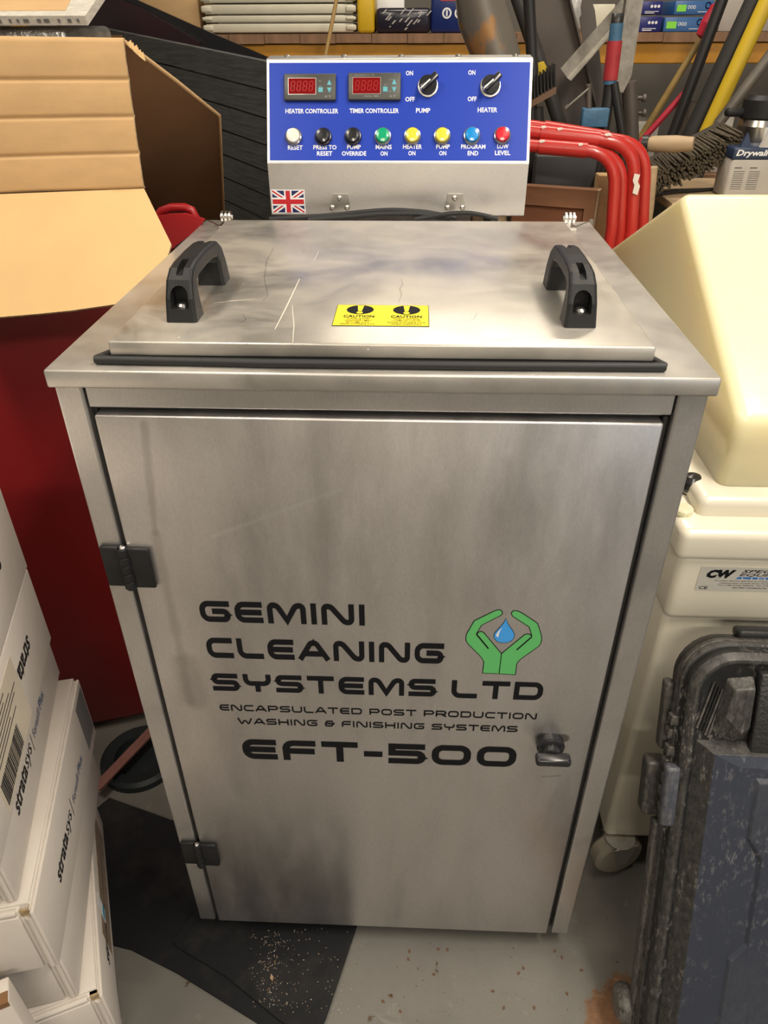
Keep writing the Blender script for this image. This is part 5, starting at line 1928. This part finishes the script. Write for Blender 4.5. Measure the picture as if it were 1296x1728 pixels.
dq(-0.1, 1.0, 0.0, 0.945, 0.012, 0.026, 'back_sheet', MAH)
dq(-0.1, 1.0, 0.905, 0.945, -0.006, 0.012, 'top_rail', MAH)
dq(0.86, 1.0, 0.0, 0.905, -0.006, 0.012, 'stile', MAH)
dq(-0.1, 0.86, 0.0, 0.905, 0.004, 0.012, 'door_panel', mat('redder_wood', (0.27, 0.105, 0.05), 0.5, 0, 0.2, 10, (1, 1, 5)))
dq(1.0, 1.03, 0.0, 0.945, -0.006, 0.026, 'edge_strip', WOOD)
dq(0.955, 1.005, 0.83, 0.885, -0.008, -0.006, 'corner_plate', mat('white_bracket', (0.6, 0.58, 0.54), 0.4), 0)
q = MB()
a_, b_ = pt(905, 262, y=1.275), pt(1010, 262, y=1.275)
q.box(a_.x, b_.x, 1.275, 1.315, 0.0, pt(960, 262, y=1.275).z, r=0.004)
tag(q.build('dark_crate', mat('slate_plastic', (0.045, 0.047, 0.05), 0.45)), 'slate grey crate behind the wooden cabinet and red frames', 'crate')
q = MB()
a_, b_ = pt(1012, 290, y=1.225), pt(1062, 290, y=1.225)
q.box(a_.x, b_.x, 1.225, 1.265, 0.0, pt(1040, 296, y=1.225).z, r=0.002)
tag(q.build('brown_carton', CARD), 'small brown carton standing between the wooden cabinet and the outer red frames', 'box')
pole('grey_stick', 'pale grey wooden post standing right of the red frames', 'post', (1098, 282), (1092, 350), 1.15, 0.015, WOOD)

# ------------------------------------------------------------------ bench with flask, bag and yard broom
bn = thing('bench', 'dark bench with pale wooden top at the right behind the cream hood', 'bench', (0.95, 1.4, 0))
BT = 0.920
MB().box(0.605, 1.45, 1.17, 1.49, BT - 0.018, BT).build('bench_top', WOOD, bn, 0.002)
for x_ in (0.61, 1.41):
    for y_ in (1.19, 1.44):
        MB().box(x_, x_ + 0.03, y_, y_ + 0.03, 0.0, BT - 0.0182).build('leg', TBLK, bn)
MB().box(0.61, 1.44, 1.472, 1.480, 0.40, BT - 0.0182).build('back_board', TBLK, bn)
q = MB()
P = [pt(a, b, y=1.19) for a, b in ((1098, 352), (1102, 338), (1112, 328), (1130, 321), (1160, 318), (1200, 320), (1235, 324))]
P = [Vector((p_.x, p_.y + 0.02 * i, max(BT + 0.0045, p_.z - 0.02))) for i, p_ in enumerate(P)]
q.tube(P, 0.004, 8)
tag(q.build('bench_cable', RUB), 'thin black cable curving over the pale bench top', 'cable')
# flask
fk = thing('flask', 'brushed steel vacuum flask with black lid standing on the bench', 'flask', (pt(1262, 300, y=1.40).x, 1.40, BT))
fx, fy = pt(1258, 300, y=1.40).x, 1.40
zt_ = pt(1258, 200, y=1.40).z
q = MB()
q.lathe([(0, 0.0), (0.048, 0.0), (0.052, 0.004), (0.048, (zt_ - BT) * 0.9), (0.044, zt_ - BT)], (fx, fy, BT + 0.0005), n=36)
q.build('flask_body', mat('flask_steel', (0.55, 0.52, 0.47), 0.25, 1.0), fk)
q = MB()
q.lathe([(0.046, 0.0), (0.048, 0.004), (0.046, 0.040), (0.036, 0.050), (0, 0.052)], (fx, fy, zt_), n=36)
q.build('flask_lid', BLK, fk)
q = MB()
q.tube(bend([(fx + 0.044, fy, zt_ + 0.03), (fx + 0.085, fy, zt_ + 0.03), (fx + 0.075, fy, BT + 0.02), (fx + 0.046, fy, BT + 0.03)], 0.02), 0.008, 10)
q.build('grip', BLK, fk)
q = MB()
q.box(fx - 0.085, fx - 0.040, fy - 0.012, fy + 0.012, zt_ + 0.004, zt_ + 0.022, r=0.006)
q.build('spout', BLK, fk)
# plaster bag
bg = thing('plaster_bag', 'small white bag printed with the word Drywall, top rolled open, on the bench', 'bag', (pt(1275, 300, y=1.22).x, 1.25, BT))
x0_, x1_ = pt(1228, 300, y=1.22).x, pt(1228, 300, y=1.22).x + 0.13
zb_ = pt(1260, 266, y=1.22).z
BAGW = mat('bag_paper', (0.50, 0.47, 0.43), 0.6, 0, 0.12, 20, bmp=0.3, bscale=30)
NAV = mat('bag_navy', (0.02, 0.035, 0.08), 0.4)
q = MB()
q.box(x0_, x1_, 1.22, 1.30, BT + 0.0005, zb_, r=0.008, seg=3)
q.build('bag_body', BAGW, bg)
q = MB()
q.box(x0_ - 0.001, x1_ + 0.001, 1.2185, 1.3015, zb_ - 0.005, zb_ + 0.020, r=0.004)
q.prism([(x0_ + 0.012, 1.225, zb_ + 0.015), (x0_ + 0.040, 1.225, zb_ + 0.015), (x0_ + 0.028, 1.235, zb_ + 0.048)], (0, 0.01, 0))
q.build('rolled_top', NAV, bg)
q = MB()
q.prism([(x0_ + 0.055, 1.222, zb_ + 0.018), (x0_ + 0.12, 1.222, zb_ + 0.018), (x0_ + 0.10, 1.232, zb_ + 0.030), (x0_ + 0.075, 1.235, zb_ + 0.052)], (0, 0.01, 0))
q.build('torn_edge', BAGW, bg)
q = MB()
q.text('Drywall', (x0_ + 0.006, 1.2183, zb_), X, Z, 0.070, 0.016, 0, bold=0.03, align='l', ital=0.2)
for c_ in range(2):
    q.box(x0_ + 0.010 + c_ * 0.034, x0_ + 0.026 + c_ * 0.034, 1.2192, 1.2198, zb_ - 0.022, zb_ - 0.0195, 1)
    for i in range(9):
        q.box(x0_ + 0.010 + c_ * 0.034, x0_ + 0.034 + c_ * 0.034, 1.2192, 1.2198, zb_ - 0.029 - i * 0.0045, zb_ - 0.0278 - i * 0.0045, 1)
q.build('bag_print', [WHITE, GREYP], bg)
# yard broom head lying on the bench
bm_ = thing('yard_broom', 'yard broom head with stiff brown bristles and stub of round handle on the bench', 'broom', (pt(1160, 270, y=1.22).x, 1.25, BT))
q = MB()
a, b = pt(1093, 243, y=1.24), pt(1170, 243, y=1.20)
q.tube([a, a.lerp(b, 0.1), a.lerp(b, 0.6), b], [0.013, 0.0165, 0.0175, 0.014], 18)
q.build('handle_stub', WOOD, bm_)
q = MB()
q.tube([a + (a - b).normalized() * 0.012, a + (b - a) * 0.02], 0.018, 14)
q.build('ferrule', TBLK, bm_)
BRS = mat('brown_bristle', (0.105, 0.082, 0.052), 0.8, 0, 0.4, 90)
q = MB()
s0, s1 = pt(1090, 290, y=1.30), pt(1215, 232, y=1.34)
s0.z = max(s0.z, BT + 0.03)
q.prism([s0 + Vector((0, 0, -0.02)), s1 + Vector((0, 0, -0.025)), s1 + Vector((0, 0, 0.03)), s0 + Vector((0, 0, 0.022))], (0, 0.03, 0))
q.build('stock', mat('dark_stock', (0.05, 0.04, 0.03), 0.7), bm_, 0.003)
q = MB()
for i in range(30):
    for j in range(11):
        u, v = (i + random.uniform(-.3, .3)) / 29, (j + random.uniform(-.3, .3)) / 10
        o_ = s0.lerp(s1, u) + Vector((0, 0, -0.020 + 0.042 * v + u * 0.006))
        tip = o_ + Vector((0.006 + 0.020 * u, -0.070, -0.018 + 0.006 * v)) + Vector((random.gauss(0, .003), 0, random.gauss(0, .003)))
        tip.z = max(tip.z, BT + 0.003)
        q.tube([o_, o_.lerp(tip, .6), tip], [0.0026, 0.0034, 0.0026], 5)
q.build('bristles', BRS, bm_)['kind'] = 'stuff'
